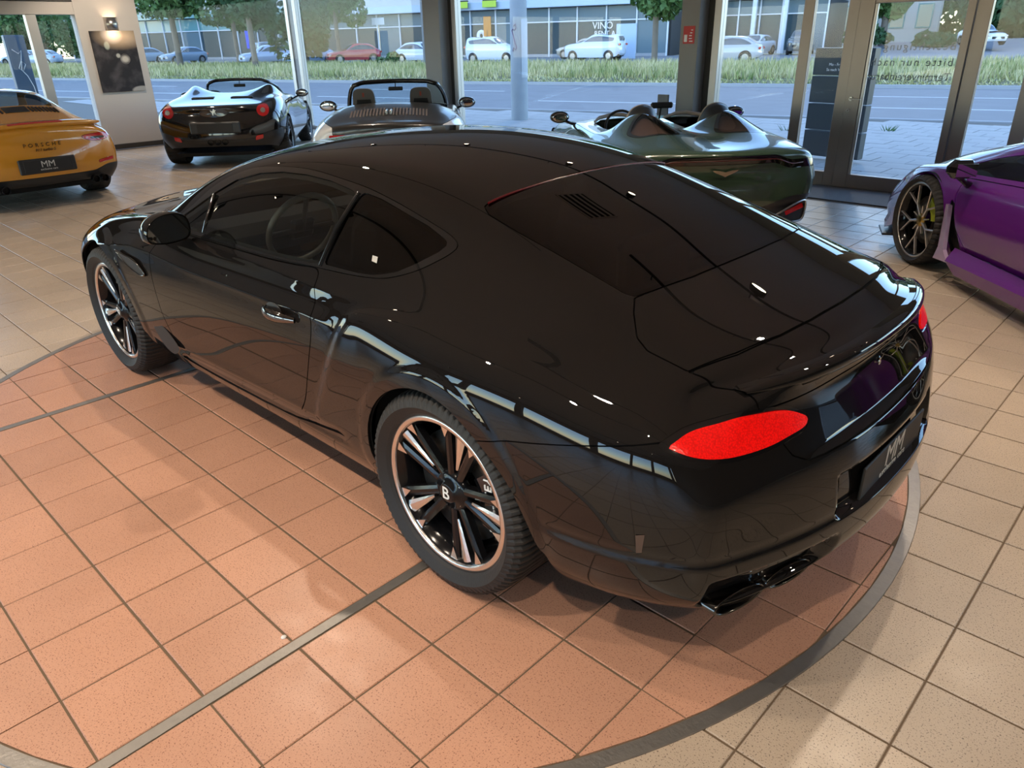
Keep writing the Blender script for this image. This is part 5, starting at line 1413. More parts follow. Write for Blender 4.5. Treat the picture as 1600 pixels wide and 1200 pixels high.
for s in (1, -1):
    c_, B = cut(B, poly_top([(.60, s * .12), (.56, s * .30), (.56, s * .50), (.64, s * .62), (.90, s * .66), (1.30, s * .66), (1.52, s * .56), (1.56, s * .34), (1.50, s * .12)], .85), .004)
    wP = catmull([(-.25, s * .58), (-.27, s * .40), (-.22, s * .24), (-.08, s * .17), (.14, s * .24), (.325, s * .35), (.325, s * .42), (.2, s * .54), (-.04, s * .645)], 5)
    w_, B = cut(B, poly_top(wP, .86), .003)
    fr_ = w_.clip(poly_top(wP, .86)(w_.V) + .034, 1); gl_ = w_.clip(poly_top(wP, .86)(w_.V) + .034, -1)
    surf_obj('hump_lining', w_.offset(-.05), mat('hump lining', (.20, .165, .145), .6), am); surf_obj('hump_window_frame', fr_.offset(.001), m_gloss, am, .004); surf_obj('hump_window', gl_.offset(-.002), glass_mat('bronze glass', (.62, .52, .46)), am)
    # padded head fairing ahead of each hump and the seat below it
    V_ = []; F_ = []; pr = catmull([(-.17, .90), (-.15, 1.02), (-.10, 1.115), (0, 1.15), (.10, 1.115), (.15, 1.02), (.17, .90)], 4, False)
    for dx, sc in ((.36, .70), (.47, .92), (.535, 1.0), (.555, .97), (.54, .85), (.50, .80)):
        for y, z in pr: V_.append((dx - (z - .9) * .25, s * .37 + y * sc, .9 + (z - .9) * sc))
    k = len(pr)
    for i in range(5):
        for j in range(k - 1): F_.append((i * k + j, i * k + j + 1, (i + 1) * k + j + 1, (i + 1) * k + j))
    hf = mesh_obj('head_fairing', V_, F_, m_satinblk, am, True)
    mb = MB(); mb.tube([V_[3 * k + j] for j in range(k)], .013, 6); mb.build('fairing_rim', mat('tan leather', (.40, .33, .26), .5), hf)
    bucket(am, (.80, s * .37, .36), mat('saddle leather', (.18, .06, .03), .5), False, .62)
    # low cowl rims
    mb = MB(); mb.tube([(1.48, s * .14, .93), (1.56, s * .30, .965), (1.57, s * .42, .97), (1.50, s * .58, .945), (1.35, s * .66, .92)], [.012, .02, .02, .02, .012], 8); mb.build('cockpit_rim', MAT['tan leather'], am)
    m_ = mirror(am, (1.62, s * 1.0, .955), s, m_gloss, .95)
sw = MB(); sw.tube([(1.32 + .05 * math.sin(a), .37 + .175 * math.cos(a), .86 + .165 * math.sin(a)) for a in np.linspace(0, 2 * PI, 30, endpoint=False)], .014, 8, closed=True); sw.build('steering_wheel', m_leather, am)
mb = MB(); mb.box((1.10, 0, 1.09), (.03, .24, .06), bev=.015); mb.tube([(1.12, 0, 1.08), (1.18, 0, .93)], .010, 8); mb.build('rear_view_mirror', m_black, am)
# tail: dark light blade, lower diffuser with chrome-lined openings
def blade(y): return .800 - .055 * smooth01((np.abs(y) - .42) / .22)
bd_, B = cut(B, lambda V: np.maximum(np.abs(V[:, 2] - blade(V[:, 1])) - .034, V[:, 0] + .56), .003); bo = surf_obj('light_blade', bd_.offset(-.004), m_gloss, am, .012)
V_ = []; F_ = []
dif, B = cut(B, lambda V: np.maximum(V[:, 2] - .40 - .075 * smooth01((np.abs(V[:, 1]) - .30) / .4), V[:, 0] + .42), .004)
surf_obj('diffuser', dif.offset(-.01), m_satinblk, am, .01)
surf_obj('body_shell', B, m_green, am, .006)
mb = MB(); V_ = []
for j in range(41):
    y = -.86 + 1.72 * j / 40; x = -.863 + .30 * (abs(y) / .90) ** 3.2; V_.append((x, y, float(blade(np.array([y]))[0]) + .004))
mb.tube(V_, .005, 6); mb.build('light_line', mat('smoked red line', (.06, .008, .008), .2), bo)
for s in (1, -1):
    op = catmull([(.44, .28), (.60, .36), (.76, .41), (.845, .40), (.85, .30), (.80, .24), (.60, .25)], 4)
    f = lambda y, z, d, s=s: (-.835 + .25 * (y / .9) ** 3 - d, s * y, z)
    mb = MB(); mb.tube([f(y, z, .012) for y, z in op], .010, 6, closed=True); mb.build('diffuser_trim', m_satin, am)
    mb = MB(); mb.add([f(y, z, .004) for y, z in op], [tuple(range(len(op)))[::1 if s < 0 else -1]]); mb.build('diffuser_opening', m_black, am)
    mb = MB(); mb.add([f(y, z, .014) for y, z in ((.60, .345), (.80, .395), (.825, .35), (.62, .31))], [(0, 1, 2, 3)[::1 if s < 0 else -1]]); mb.build('fog_light', m_redlamp, am)
# winged badge
wp = [(0, .012), (.025, .020), (.060, .026), (.115, .030), (.095, .014), (.070, .004), (.045, -.006), (.020, -.016), (0, -.026)]; wp = wp + [(-x, y) for x, y in wp[::-1][1:-1]]
mb = MB(); mb.prism(wp, 0, .006, lambda x, y, z: (-.858 - z, -x, .700 + y)); mb.build('badge', mat('pale gold badge', (.62, .52, .36), .25, 1.), am)
wheel_set(am, lambda n_, k_: wheel_y(n_, k_, .35, .268, m_rimblack, 7, 't'), [(0, .92, .35, 1, .29, 0), (2.70, .90, .345, 1, .25, .3), (0, -.92, .35, -1, .29, .3), (2.70, -.90, .345, -1, .25, .1)])
liners(am, (0, 2.7), .385); under(am, -.62, 3.2, .72, .2)
MB().box((1.1, 0, .36), (1.1, 1.3, .1), bev=.03).build('cabin_tub', m_leather, am)

# ---------------------------------------------------------------- purple wedge-shaped supercar at the right edge (origin under its FRONT axle, so rear stations are negative)
S = []
stn(S, -3.30, (.78, .30, .90, .58, .80, .86), [(.68, .87), (.53, .88), (.36, .885), (.18, .888), (0, .89)], -.12)
stn(S, -2.95, (.86, .22, .965, .58, .84, .92), [(.72, .935), (.58, .945), (.40, .95), (.20, .955), (0, .955)], -.06)
stn(S, -2.50, (.87, .18, .975, .57, .84, .93), [(.72, .97), (.60, 1.00), (.42, 1.02), (.20, 1.03), (0, 1.035)])
stn(S, -2.00, (.86, .17, .965, .55, .83, .89), [(.72, 1.00), (.60, 1.08), (.44, 1.105), (.22, 1.115), (0, 1.12)])
stn(S, -1.50, (.86, .16, .950, .52, .83, .845), [(.73, 1.00), (.62, 1.11), (.46, 1.14), (.23, 1.155), (0, 1.16)])
stn(S, -1.05, (.87, .15, .940, .50, .835, .805), [(.75, .96), (.64, 1.085), (.48, 1.12), (.24, 1.14), (0, 1.145)], .03)
stn(S, -.65, (.87, .15, .940, .50, .840, .780), [(.76, .90), (.65, 1.015), (.49, 1.06), (.25, 1.085), (0, 1.09)], .05)
stn(S, -.36, (.87, .15, .950, .51, .845, .770), [(.765, .85), (.655, .940), (.50, .985), (.25, 1.01), (0, 1.02)], .08)
stn(S, -.03, (.86, .15, .962, .53, .850, .772), [(.76, .80), (.65, .856), (.50, .890), (.25, .915), (0, .925)], .12)
stn(S, .25, (.85, .15, .955, .52, .825, .752), [(.72, .755), (.62, .772), (.48, .790), (.25, .810), (0, .815)], .15)
stn(S, .50, (.82, .14, .910, .45, .780, .675), [(.68, .662), (.57, .648), (.44, .638), (.22, .635), (0, .635)], .17)
stn(S, .78, (.76, .12, .83, .34, .68, .49), [(.58, .485), (.48, .478), (.37, .470), (.19, .465), (0, .465)], .20)
m_purp = paint('metallic purple paint', (.13, .010, .215), .25)
lg = thing('car', 'purple wedge-shaped supercar cut off by the right edge of the picture', 'car', (-.53, -5.0, 0), math.radians(-46.2))
B = shell(S, cap_fn([-3.42, -3.5, -3.52, -3.50, -3.48, -3.45], [.30, .38, .48, .60, .70, .80]), cap_fn([.95, 1.02, 1.04, 1.03, 1.01, .98], [.12, .18, .25, .31, .36, .41]), ((0, .375), (-2.62, .385)))
SWL = catmull([(-.12, .770), (-.34, .855), (-.62, .935), (-1.05, 1.015), (-1.5, 1.05), (-1.9, 1.03), (-2.1, .97), (-1.9, .905), (-1.4, .855), (-1.0, .825), (-.62, .798), (-.30, .778)], 5)
for s in (1, -1):
    w_, B = cut(B, poly_side(SWL, s)); surf_obj('side_window', w_.offset(-.003), m_tint, lg)
    dr_, B = cut(B, poly_side([(-.42, .755), (-.42, .62), (-.52, .40), (-.66, .26), (-1.9, .26), (-1.98, .60), (-1.85, .84), (-1.0, .79)], s, .5), .006); surf_obj('door', dr_, m_purp, lg, .01)
    vt, B = cut(B, poly_side([(-.385, .60), (-.47, .56), (-.60, .22), (-.46, .20), (-.41, .30)], s, .5), .003); surf_obj('brake_vent', vt.offset(-.02), m_black, lg)
wsl, B = cut(B, poly_top(sym_y([(-.92, 0), (-.94, .30), (-.90, .50), (-.75, .575), (-.20, .60), (.18, .58), (.30, .3), (.34, 0)]), .74)); surf_obj('windscreen', wsl.offset(-.003), m_tint, lg)
surf_obj('body_shell', B, m_purp, lg, .006)
m_purpl = paint('pale purple blade', (.42, .30, .46), .2)
for s in (1, -1):
    # upright blade behind the wheel, side skirt, front corner fin
    mb = MB(); V_ = [(-.375, s * .965, .56), (-.43, s * .975, .56), (-.50, s * .985, .24), (-.61, s * 1.0, .17), (-.39, s * .985, .15), (-.40, s * .97, .24)]; V_ += [(x, y - s * .03, z) for x, y, z in V_]
    F_ = [(0, 1, 2, 5), (5, 2, 3, 4), (6, 11, 8, 7), (11, 10, 9, 8), (0, 5, 11, 6), (5, 4, 10, 11), (4, 3, 9, 10), (3, 2, 8, 9), (2, 1, 7, 8), (1, 0, 6, 7)]
    mb.add(V_, F_ if s < 0 else [f_[::-1] for f_ in F_]); mb.build('side_blade', m_purpl, lg)
    mb = MB(); V_ = [(-.56, s * .93, .27), (-2.1, s * .95, .28), (-2.15, s * 1.01, .22), (-.58, s * 1.0, .18), (-.70, s * .98, .10), (-2.15, s * .98, .11), (-2.1, s * .86, .10), (-.66, s * .86, .10)]
    F_ = [(0, 1, 2, 3), (3, 2, 5, 4), (4, 5, 6, 7), (0, 3, 4, 7), (1, 6, 5, 2)]; mb.add(V_, F_ if s < 0 else [f_[::-1] for f_ in F_]); mb.build('side_skirt', m_purp, lg)
    mb = MB(); V_ = [(.44, s * .90, .62), (.62, s * .83, .42), (.72, s * .86, .20), (.60, s * .91, .16), (.42, s * .94, .22), (.40, s * .935, .45)]; V_ += [(x, y - s * .03, z) for x, y, z in V_]
    F_ = [(0, 1, 2, 3, 4, 5), (6, 11, 10, 9, 8, 7)] + [(i, i + 6, (i + 1) % 6 + 6, (i + 1) % 6) for i in range(6)]; mb.add(V_, F_ if s > 0 else [f_[::-1] for f_ in F_]); mb.build('front_fin', m_purpl, lg)
    mb = MB(); mb.box((.58, s * .84, .13), (.34, .20, .02), rz=-s * .35, bev=.006); mb.build('front_splitter', m_satinblk, lg)
    r = bpy.data.objects.new('door_mirror', None); link(r, lg); r.location = (-.55, s * 1.01, .845)
    MB().box((0, 0, 0), (.13, .20, .13), bev=.045).build('housing', m_gloss, r); MB().box((-.068, 0, 0), (.006, .15, .09), bev=.002).build('mirror_pane', m_mglass, r)
    MB().tube([(.02, 0, -.05), (.03, -s * .06, -.10), (.06, -s * .12, -.13)], [.025, .02, .03], 8).build('mirror_foot', m_gloss, r)
    bucket(lg, (-1.6, s * .36, .33), m_leather, False, .66)
mb = MB(); mb.tube([(-1.02 + .06 * math.sin(a), .36 + .17 * math.cos(a), .74 + .16 * math.sin(a)) for a in np.linspace(0, 2 * PI, 30, endpoint=False)], .014, 8, closed=True); mb.build('steering_wheel', m_satinblk, lg)
MB().box((-.82, 0, .66), (.3, 1.3, .2), bev=.06).build('dashboard', m_seat, lg)
m_lime = mat('lime caliper', (.38, .46, .03), .35, coat=.6)
wheel_set(lg, lambda n_, k_: wheel_y(n_, k_, .355, .298, mat('bright bronze-grey rim', (.72, .68, .64), .3, .9), 5, 'y', m_lime, mat('gold cap', (.45, .30, .08), .3, 1.)), [(0, .955, .355, 1, .255, .55), (-2.62, .965, .36, 1, .32, .3), (0, -.955, .355, -1, .255, .3), (-2.62, -.965, .36, -1, .32, .1)])
liners(lg, (0, -2.62), .385, .35, .93); under(lg, -3.2, .7, .74, .15)
# ---------------------------------------------------------------- the street outside (own axes: u along the road, v away from the showroom; both turned 15 degrees)
EA = math.radians(15); EU = Vector((math.cos(EA), math.sin(EA), 0)); EV = Vector((math.sin(EA), -math.cos(EA), 0))
def ep(u, v, z=0.): return EU * u + EV * v + Vector((0, 0, z))
rs = random.Random(11)
def strip(name, u0, u1, v0, v1, z, m, kind='structure'):
    o = mesh_obj(name, [tuple(ep(u0, v1, z)), tuple(ep(u1, v1, z)), tuple(ep(u1, v0, z)), tuple(ep(u0, v0, z))], [(0, 1, 2, 3)], m); tag(o, kind=kind); return o
m_asph = mat('asphalt', (.19, .19, .195), .75, vary=(1.2, .18), bump=(60, .3))
m_pave = mat('concrete paving', (.38, .37, .35), .85, vary=(1.5, .15), bump=(40, .2))
m_pavej = mat('paving joint', (.15, .14, .12), .95)
m_mark = mat('road marking', (.55, .55, .54), .7, vary=(6, .15))
m_soil = mat('verge soil', (.16, .15, .075), .95, vary=(.6, .35))
m_kerb = mat('kerb granite', (.33, .33, .33), .8, vary=(2, .1))
ZP, ZR = -.05, -.14
gd = mesh_obj('ground', [(-80, -8, -.6), (-80, -260, -.6), (200, -260, -.6), (200, 60, -.6), (14.3, 60, -.6), (14.3, -8, -.6)], [(5, 4, 3, 2, 1, 0)], m_soil); tag(gd, kind='structure')
pv = mesh_obj('pavement', [(-60, Y0 - .06, ZP - .008), tuple(ep(-60, 16.6, ZP - .008)), tuple(ep(130, 16.6, ZP - .008)), (120, 20, ZP - .008), (X1 + .2, 20, ZP - .008), (X1 + .2, Y0 - .06, ZP - .008)], [(0, 1, 2, 5), (5, 2, 3, 4)], m_pavej); tag(pv, kind='structure')
b_me = None
slabs = []
for i in range(-16, 62):
    for j in range(0, 22):
        cx, cy = i * .5 + (.25 if j % 2 else 0), Y0 - .36 - j * .5
        if (cx * EV.x + cy * EV.y) > 16.2: continue
        v = Vector((cx, cy, ZP)) - cam.matrix_world.translation; d = v.dot(_f); u_ = v.dot(_r) / d * 1.446
        if abs(u_) > 1.03: continue
        slabs.append((d, cx, cy))
slabs.sort()
me_s = tile_mesh('paving_slab', m_pave, .488, .008, .004)
for d, cx, cy in slabs[:300]:
    o = bpy.data.objects.new('paving_slab', me_s); link(o, pv); o.location = (cx, cy, ZP + rs.uniform(-.003, .003))
mb = MB()
for d, cx, cy in slabs[300:]:
    x = .244; mb.add([(cx - x, cy - x, ZP), (cx + x, cy - x, ZP), (cx + x, cy + x, ZP), (cx - x, cy + x, ZP)], [(0, 1, 2, 3)])
if mb.v: o = mb.build('paving_slab_field', m_pave, pv); o['kind'] = 'stuff'
rd = strip('road', -70, 150, 16.6, 28.6, ZR, m_asph)
for v_ in (16.55, 28.65):
    o = MB().box((0, 0, 0), (200, .16, .16), bev=.01).build('kerb_1' if v_ < 20 else 'kerb_2', m_kerb); o.location = ep(35, v_, ZR + .04); o.rotation_euler = (0, 0, EA); tag(o, kind='structure')
for k in range(16):
    o = MB().box((0, 0, 0), (5.5, .14, .006)).build('lane_mark', m_mark, rd); o.location = ep(-30 + k * 9.5, 20.6, ZR + .003); o.rotation_euler = (0, 0, EA)
    if k % 2: o = MB().box((0, 0, 0), (6.5, .12, .006)).build('lane_mark', m_mark, rd); o.location = ep(-30 + k * 9.5, 24.6, ZR + .003); o.rotation_euler = (0, 0, EA)
# raised grass verge between the carriageways
V_ = []; F_ = []; n = 60
for i in range(n + 1):
    u = -60 + 200 * i / n
    for v, z in ((28.7, -.08), (30.5, .05), (34, .18), (38, .24), (41.5, .20)): V_.append(tuple(ep(u, v, z + .03 * math.sin(u * .7 + v))))
for i in range(n):
    for j in range(4): F_.append((i * 5 + j, i * 5 + j + 1, (i + 1) * 5 + j + 1, (i + 1) * 5 + j))
vg = mesh_obj('verge', V_, [f[::-1] for f in F_], m_soil, smooth=True); tag(vg, kind='structure')
def verge_z(v): return float(np.interp(v, [28.7, 30.5, 34, 38, 41.5], [-.08, .05, .18, .24, .20]))
gm = bpy.data.materials.new('meadow grass'); gm.use_nodes = True; _n = gm.node_tree; _b = _n.nodes['Principled BSDF']; _b.inputs['Roughness'].default_value = .8
_g = _n.nodes.new('ShaderNodeNewGeometry'); _t = _n.nodes.new('ShaderNodeTexNoise'); _t.inputs['Scale'].default_value = .35; _n.links.new(_g.outputs['Position'], _t.inputs[0])
_a = _n.nodes.new('ShaderNodeMath'); _a.operation = 'MULTIPLY_ADD'; _a.inputs[1].default_value = .45; _n.links.new(_g.outputs['Random Per Island'], _a.inputs[0]); _n.links.new(_t.outputs[0], _a.inputs[2])
_r2 = _n.nodes.new('ShaderNodeValToRGB'); _r2.color_ramp.elements[0].position = .35; _r2.color_ramp.elements[1].position = 1.0; _r2.color_ramp.elements[0].color = (.17, .24, .06, 1); _r2.color_ramp.elements[1].color = (.66, .56, .32, 1)
_e = _r2.color_ramp.elements.new(.62); _e.color = (.40, .38, .14, 1)
_n.links.new(_a.outputs[0], _r2.inputs[0]); _n.links.new(_r2.outputs[0], _b.inputs['Base Color'])
mb = MB(); V_ = []; F_ = []
rg = np.random.RandomState(5)
NB = 60000
uu = rg.uniform(-12, 95, NB); vv = 28.8 + 12.5 * rg.uniform(0, 1, NB) ** 1.3
hh = np.where(vv < 30.2, .14, .42) * rg.uniform(.5, 1.2, NB); aa = rg.uniform(0, 2 * PI, NB); ww = rg.uniform(.02, .05, NB); le = rg.uniform(-.18, .18, (NB, 2))
bx_ = EU.x * uu + EV.x * vv; by_ = EU.y * uu + EV.y * vv; bz_ = np.interp(vv, [28.7, 30.5, 34, 38, 41.5], [-.10, .03, .16, .22, .18])
V3 = np.empty((NB, 3, 3)); V3[:, 0] = np.stack([bx_ - np.cos(aa) * ww, by_ - np.sin(aa) * ww, bz_], 1); V3[:, 1] = np.stack([bx_ + np.cos(aa) * ww, by_ + np.sin(aa) * ww, bz_], 1); V3[:, 2] = np.stack([bx_ + le[:, 0], by_ + le[:, 1], bz_ + hh], 1)
me = bpy.data.meshes.new('grass'); me.from_pydata(V3.reshape(-1, 3).tolist(), [], np.arange(NB * 3).reshape(-1, 3).tolist()); me.materials.append(gm)
o = bpy.data.objects.new('grass', me); link(o); tag(o, 'tall pale meadow grass on the verge beyond the road', 'grass', kind='stuff')
# far carriageway and car park
strip('road_far', -70, 170, 41.4, 62, .17, mat('far asphalt', (.19, .19, .195), .8, vary=(.8, .12)))
# ---------------------------------------------------------------- trees
def leaf_mat(name, c): return mat(name, c, .7, vary=(1.3, .45))
m_leafs = [leaf_mat('leaves dark', (.035, .085, .03)), leaf_mat('leaves mid', (.075, .15, .04)), leaf_mat('leaves light', (.15, .21, .05))]
m_bark = mat('bark', (.17, .14, .11), .9, vary=(4, .25), bump=(12, .6))
def tree(label, u, v, h, trunk, crown, kind, nleaf=2600, group=None, z=.15, blobs=9, seed=0, cat='tree', name='tree', ls=.30):
    R_ = np.random.RandomState(seed + int(u * 10) % 997)
    t = thing(name, label, cat, tuple(ep(u, v, z)), EA, group)
    if trunk: MB().tube([(0, 0, -.2), (.05, 0, h * .3), (-.06, .05, h * .6), (.04, 0, h * .85)], [trunk, trunk * .85, trunk * .6, trunk * .2], 9).build('trunk', m_bark, t)
    cz, rx, rz_ = crown
    P = []
    for k in range(blobs):
        a = 2 * PI * R_.rand(); q = R_.rand() ** .5; bz = R_.uniform(-1, 1)
        c = np.array([rx * .62 * q * math.cos(a), rx * .62 * q * math.sin(a), cz + rz_ * .62 * bz]); r = np.array([rx, rx, rz_]) * R_.uniform(.34, .52)
        d = R_.normal(size=(nleaf // blobs, 3)); d /= np.linalg.norm(d, axis=1, keepdims=True); P.append(c + d * r * (R_.uniform(.55, 1, (len(d), 1)) ** .5))
    P = np.concatenate(P); n = len(P)
    A_ = R_.normal(size=(n, 3)); A_ /= np.linalg.norm(A_, axis=1, keepdims=True); B_ = np.cross(A_, R_.normal(size=(n, 3))); B_ /= np.linalg.norm(B_, axis=1, keepdims=True)
    s = ls * R_.uniform(.6, 1.3, (n, 1))
    Q = np.stack([P - A_ * s, P + B_ * s * .55, P + A_ * s, P - B_ * s * .55], 1).reshape(-1, 3)
    me = bpy.data.meshes.new('crown'); me.from_pydata(Q.tolist(), [], np.arange(4 * n).reshape(-1, 4).tolist()); me.materials.append(m_leafs[kind])
    link(bpy.data.objects.new('crown', me), t)
    return t
G = 'street trees beyond the road'
T_ = [('leafy green tree with a pale trunk nearest the white pier', 47.3, 36.5, 9, .24, (4.9, 3.0, 2.3), 1, 1), ('dark green tree whose crown hangs over the car park by the corner posts', 39.4, 36.0, 9, .20, (4.7, 2.6, 2.6), 0, 2), ('mid-green tree drooping before the teal facade', 49.0, 43.5, 9, .2, (4.7, 3.4, 2.2), 1, 3),
      ('dense dark tree right behind the corner posts', 40.5, 42.0, 10, .24, (3.8, 2.6, 3.2), 0, 4), ('slim green tree beside the grey facade end', 45.5, 51.5, 11, .20, (5.4, 2.6, 3.0), 1, 5), ('bright tree with a low crown left of the second pillar', 13.4, 40.0, 8, .18, (4.5, 3.2, 2.2), 1, 6),
      ('tall tree far left behind the end window', 70, 40.0, 11, .25, (5.4, 4.6, 3.4), 1, 7), ('dark tree at the far left edge of the end window', 84, 44.0, 11, .25, (5.4, 4.6, 3.6), 0, 8), ('small tree between the parked pale cars at far left', 77.5, 36.0, 8, .2, (4.8, 3.0, 2.4), 0, 18),
      ('dense dark tree behind the white hatchback on the drive', -3.5, 84, 12, .3, (4.2, 5.2, 4.2), 0, 9), ('broad green tree above the drive at the right edge', -14.5, 86, 12, .3, (4.6, 5.6, 4.4), 0, 10), ('round green tree over the hedge behind the door glass', 4.6, 73, 12, .3, (5.0, 3.0, 3.6), 1, 11),
      ('broad tree closing the far left view', 110, 55, 12, .3, (4.6, 6.0, 4.6), 1, 14), ('dark tree second from the far left', 120, 66, 12, .3, (4.8, 6.5, 4.8), 0, 15), ('leafy tree filling the gap in the end window', 86, 55, 11, .3, (3.8, 4.6, 3.6), 1, 16), ('far dark tree low in the end window gap', 108, 72, 12, .3, (3.6, 6.0, 3.8), 0, 20), ('far mid-green tree low in the end window gap', 122, 80, 12, .3, (3.6, 6.5, 3.8), 1, 21), ('farthest dark tree at the left window edge', 140, 84, 12, .3, (3.8, 7.0, 4.0), 0, 22), ('far dark tree closing the view behind the drive', -8.5, 98, 13, .3, (5.0, 7.0, 5.0), 0, 12), ('far green tree behind the pale house', 4.0, 104, 13, .3, (5.5, 7.5, 5.5), 1, 13)]
for lb, u, v, h, tr, cr, kd, sd in T_: tree(lb, u, v, h, tr, cr, kd, 3600 if v < 60 else 5000, G, seed=sd, ls=.22 if v < 60 else .50)
for lb, u, v, w_, h_ in (('low round shrub on the verge beside the grey lamp mast', 26.8, 40.2, .8, .5), ('leafy shrub on the verge left of the red car', 31.5, 40.0, .9, .6), ('dark clipped hedge behind the door glass', 5.4, 69.5, 2.4, .9), ('hedge beside the drive with yellow tips', 1.0, 71.0, 2.0, .7)):
    tree(lb, u, v, 1, 0, (h_, w_, h_), 1 if v < 60 else 0, 700, 'shrubs beyond the road', .18, 6, 3, 'shrub', 'shrub', .12 if v < 60 else .28)
# ---------------------------------------------------------------- parked cars
def street_proto(kind):
    S = []
    suv = kind == 'suv'; dz = .24 if suv else 0
    stn(S, -.62, (.62, .34 + dz * .4, .78, .62 + dz, .70, .90 + dz), [(.60, .93 + dz), (.48, .95 + dz), (.34, .96 + dz), (.17, .965 + dz), (0, .97 + dz)], -.10)
    if suv: stn(S, -.48, (.80, .30, .88, .66 + dz, .78, .98 + dz), [(.72, 1.20 + dz), (.62, 1.34 + dz), (.46, 1.38 + dz), (.22, 1.40 + dz), (0, 1.40 + dz)], -.05)
    else: stn(S, -.40, (.80, .26, .88, .62, .78, .95), [(.68, 1.0), (.56, 1.04), (.40, 1.06), (.20, 1.07), (0, 1.07)], -.05)
    stn(S, .1, (.82, .24, .90, .62 + dz, .79, .95 + dz), [(.70, 1.16 + dz), (.58, 1.30 + dz), (.44, 1.36 + dz), (.22, 1.38 + dz), (0, 1.385 + dz)])
    stn(S, .8, (.82, .24, .90, .62 + dz, .80, .94 + dz), [(.71, 1.20 + dz), (.60, 1.36 + dz), (.45, 1.41 + dz), (.22, 1.43 + dz), (0, 1.435 + dz)])
    stn(S, 1.4, (.82, .24, .90, .62 + dz, .80, .93 + dz), [(.72, 1.14 + dz), (.61, 1.30 + dz), (.46, 1.37 + dz), (.23, 1.40 + dz), (0, 1.405 + dz)])
    stn(S, 2.0, (.82, .24, .90, .62 + dz, .80, .91 + dz), [(.72, .94 + dz), (.62, .97 + dz), (.48, 1.00 + dz), (.24, 1.02 + dz), (0, 1.03 + dz)], .06)
    stn(S, 2.7, (.82, .25, .90, .60 + dz, .76, .84 + dz), [(.66, .87 + dz), (.55, .88 + dz), (.42, .89 + dz), (.21, .90 + dz), (0, .905 + dz)], .08)
    stn(S, 3.25, (.66, .28, .76, .55 + dz, .64, .72 + dz), [(.55, .75 + dz), (.45, .77 + dz), (.34, .78 + dz), (.17, .79 + dz), (0, .795 + dz)], .12)
    B = shell(S, cap_fn([-.72, -.80, -.84, -.83, -.80, -.76], [.34, .42, .52, .66 + dz * .8, .78 + dz, .88 + dz]), cap_fn([3.42, 3.48, 3.50, 3.49, 3.47, 3.44], [.28, .36, .46, .56 + dz * .8, .64 + dz, .70 + dz]), ((0, .36), (2.65, .36)), 2)
    r = bpy.data.objects.new('parked_car', None); link(r)
    for s in (1, -1):
        w, B = cut(B, poly_side([(-.30, .99 + dz), (-.15 if not suv else -.38, 1.20 + dz if suv else 1.10), (.25, 1.27 + dz), (.8, 1.33 + dz), (1.3, 1.27 + dz), (1.6, 1.13 + dz), (1.92, .97 + dz)], s), .004); surf_obj('side_window', w, m_cglass, r)
    w, B = cut(B, poly_top(sym_y([(1.50, 0), (1.45, .45), (1.62, .60), (2.0, .66), (2.08, .4), (2.1, 0)]), .9 + dz), .004); surf_obj('windscreen', w, m_cglass, r)
    w, B = cut(B, (lambda V: np.maximum(np.maximum(V[:, 0] + .46 if suv else V[:, 0] - .05, 1.02 + dz - V[:, 2]), np.maximum(V[:, 2] - 1.30 - dz, np.abs(V[:, 1]) - .55))), .004); surf_obj('rear_window', w, m_cglass, r)
    body = surf_obj('body_shell', B, m_whitep, r)
    for x in (0, 2.65):
        for s in (1, -1):
            mb = MB(); mb.lathe([(.0, -.02), (.20, -.015), (.22, .0), (.335, .0), (.34, -.03), (.34, -.2), (.2, -.21)], (0, 0, 0), 'y', 20); mb.v = [(a, -b * 1., c) for a, b, c in mb.v]
            q = mb.build('wheel', m_rubber, r, (x, s * .875, .34)); q.rotation_euler = (0, 0, 0 if s > 0 else PI)
            mb = MB(); mb.lathe([(0, .004), (.06, .008), (.19, .004)], (0, 0, 0), 'y', 14); mb.v = [(a, -b, c) for a, b, c in mb.v]; mb.build('rim', m_rimgrey, q)
    for s in (1, -1):
        MB().box((3.32, s * .60, .64 + dz), (.16, .26, .10), bev=.03).build('headlight', m_lamp, r); MB().box((-.73, s * .64, .80 + dz), (.12, .18, .14), bev=.03).build('tail_light', m_redlamp, r)
    MB().box((3.46, 0, .50 + dz * .5), (.06, .9, .16), bev=.02).build('grille', m_black, r)
    MB().box((1.3, 0, .32), (3.6, 1.5, .1)).build('floor_pan', m_dark, r)
    return r
m_cglass = mat('street car glass', (.05, .07, .08), .06, coat=.8)
protos = {}
def street_car(kind, col, label, u, v, ang, z=.17, group='cars across the street'):
    nm = 'street paint %.2f %.2f %.2f' % col; m = paint(nm, col, .25)
    if kind not in protos: protos[kind] = c = street_proto(kind)
    else: c = copy_tree(protos[kind])
    c.name = 'parked_car'; c.location = ep(u, v, z); c.rotation_euler = (0, 0, EA + math.radians(ang)); c.parent = None
    tag(c, label, 'car', group)
    for ch in c.children:
        if ch.name.startswith('body_shell'): ch.material_slots[0].link = 'OBJECT'; ch.material_slots[0].material = m
    return c
wc = (.62, .66, .70)
street_car('suv', wc, 'white off-roader parked across the street left of the concrete mast', 25.0 + 3.2, 46.0, 180)
street_car('saloon', wc, 'white crossover across the street cut by the first pillar', 31.6 + 3.0, 46.5, 180)
street_car('suv', (.58, .66, .74), 'pale blue-white crossover parked right of the concrete mast', 19.6, 49.5, 0)
street_car('saloon', (.50, .42, .30), 'tan car behind the pale crossover', 22.6, 54.5, 0)
street_car('saloon', (.45, .05, .05), 'red hatchback parked across the street facing the showroom', 39.8, 48.5, 55)
street_car('saloon', (.30, .42, .60), 'light blue saloon right of the corner posts', 43.6, 47.2, 75)
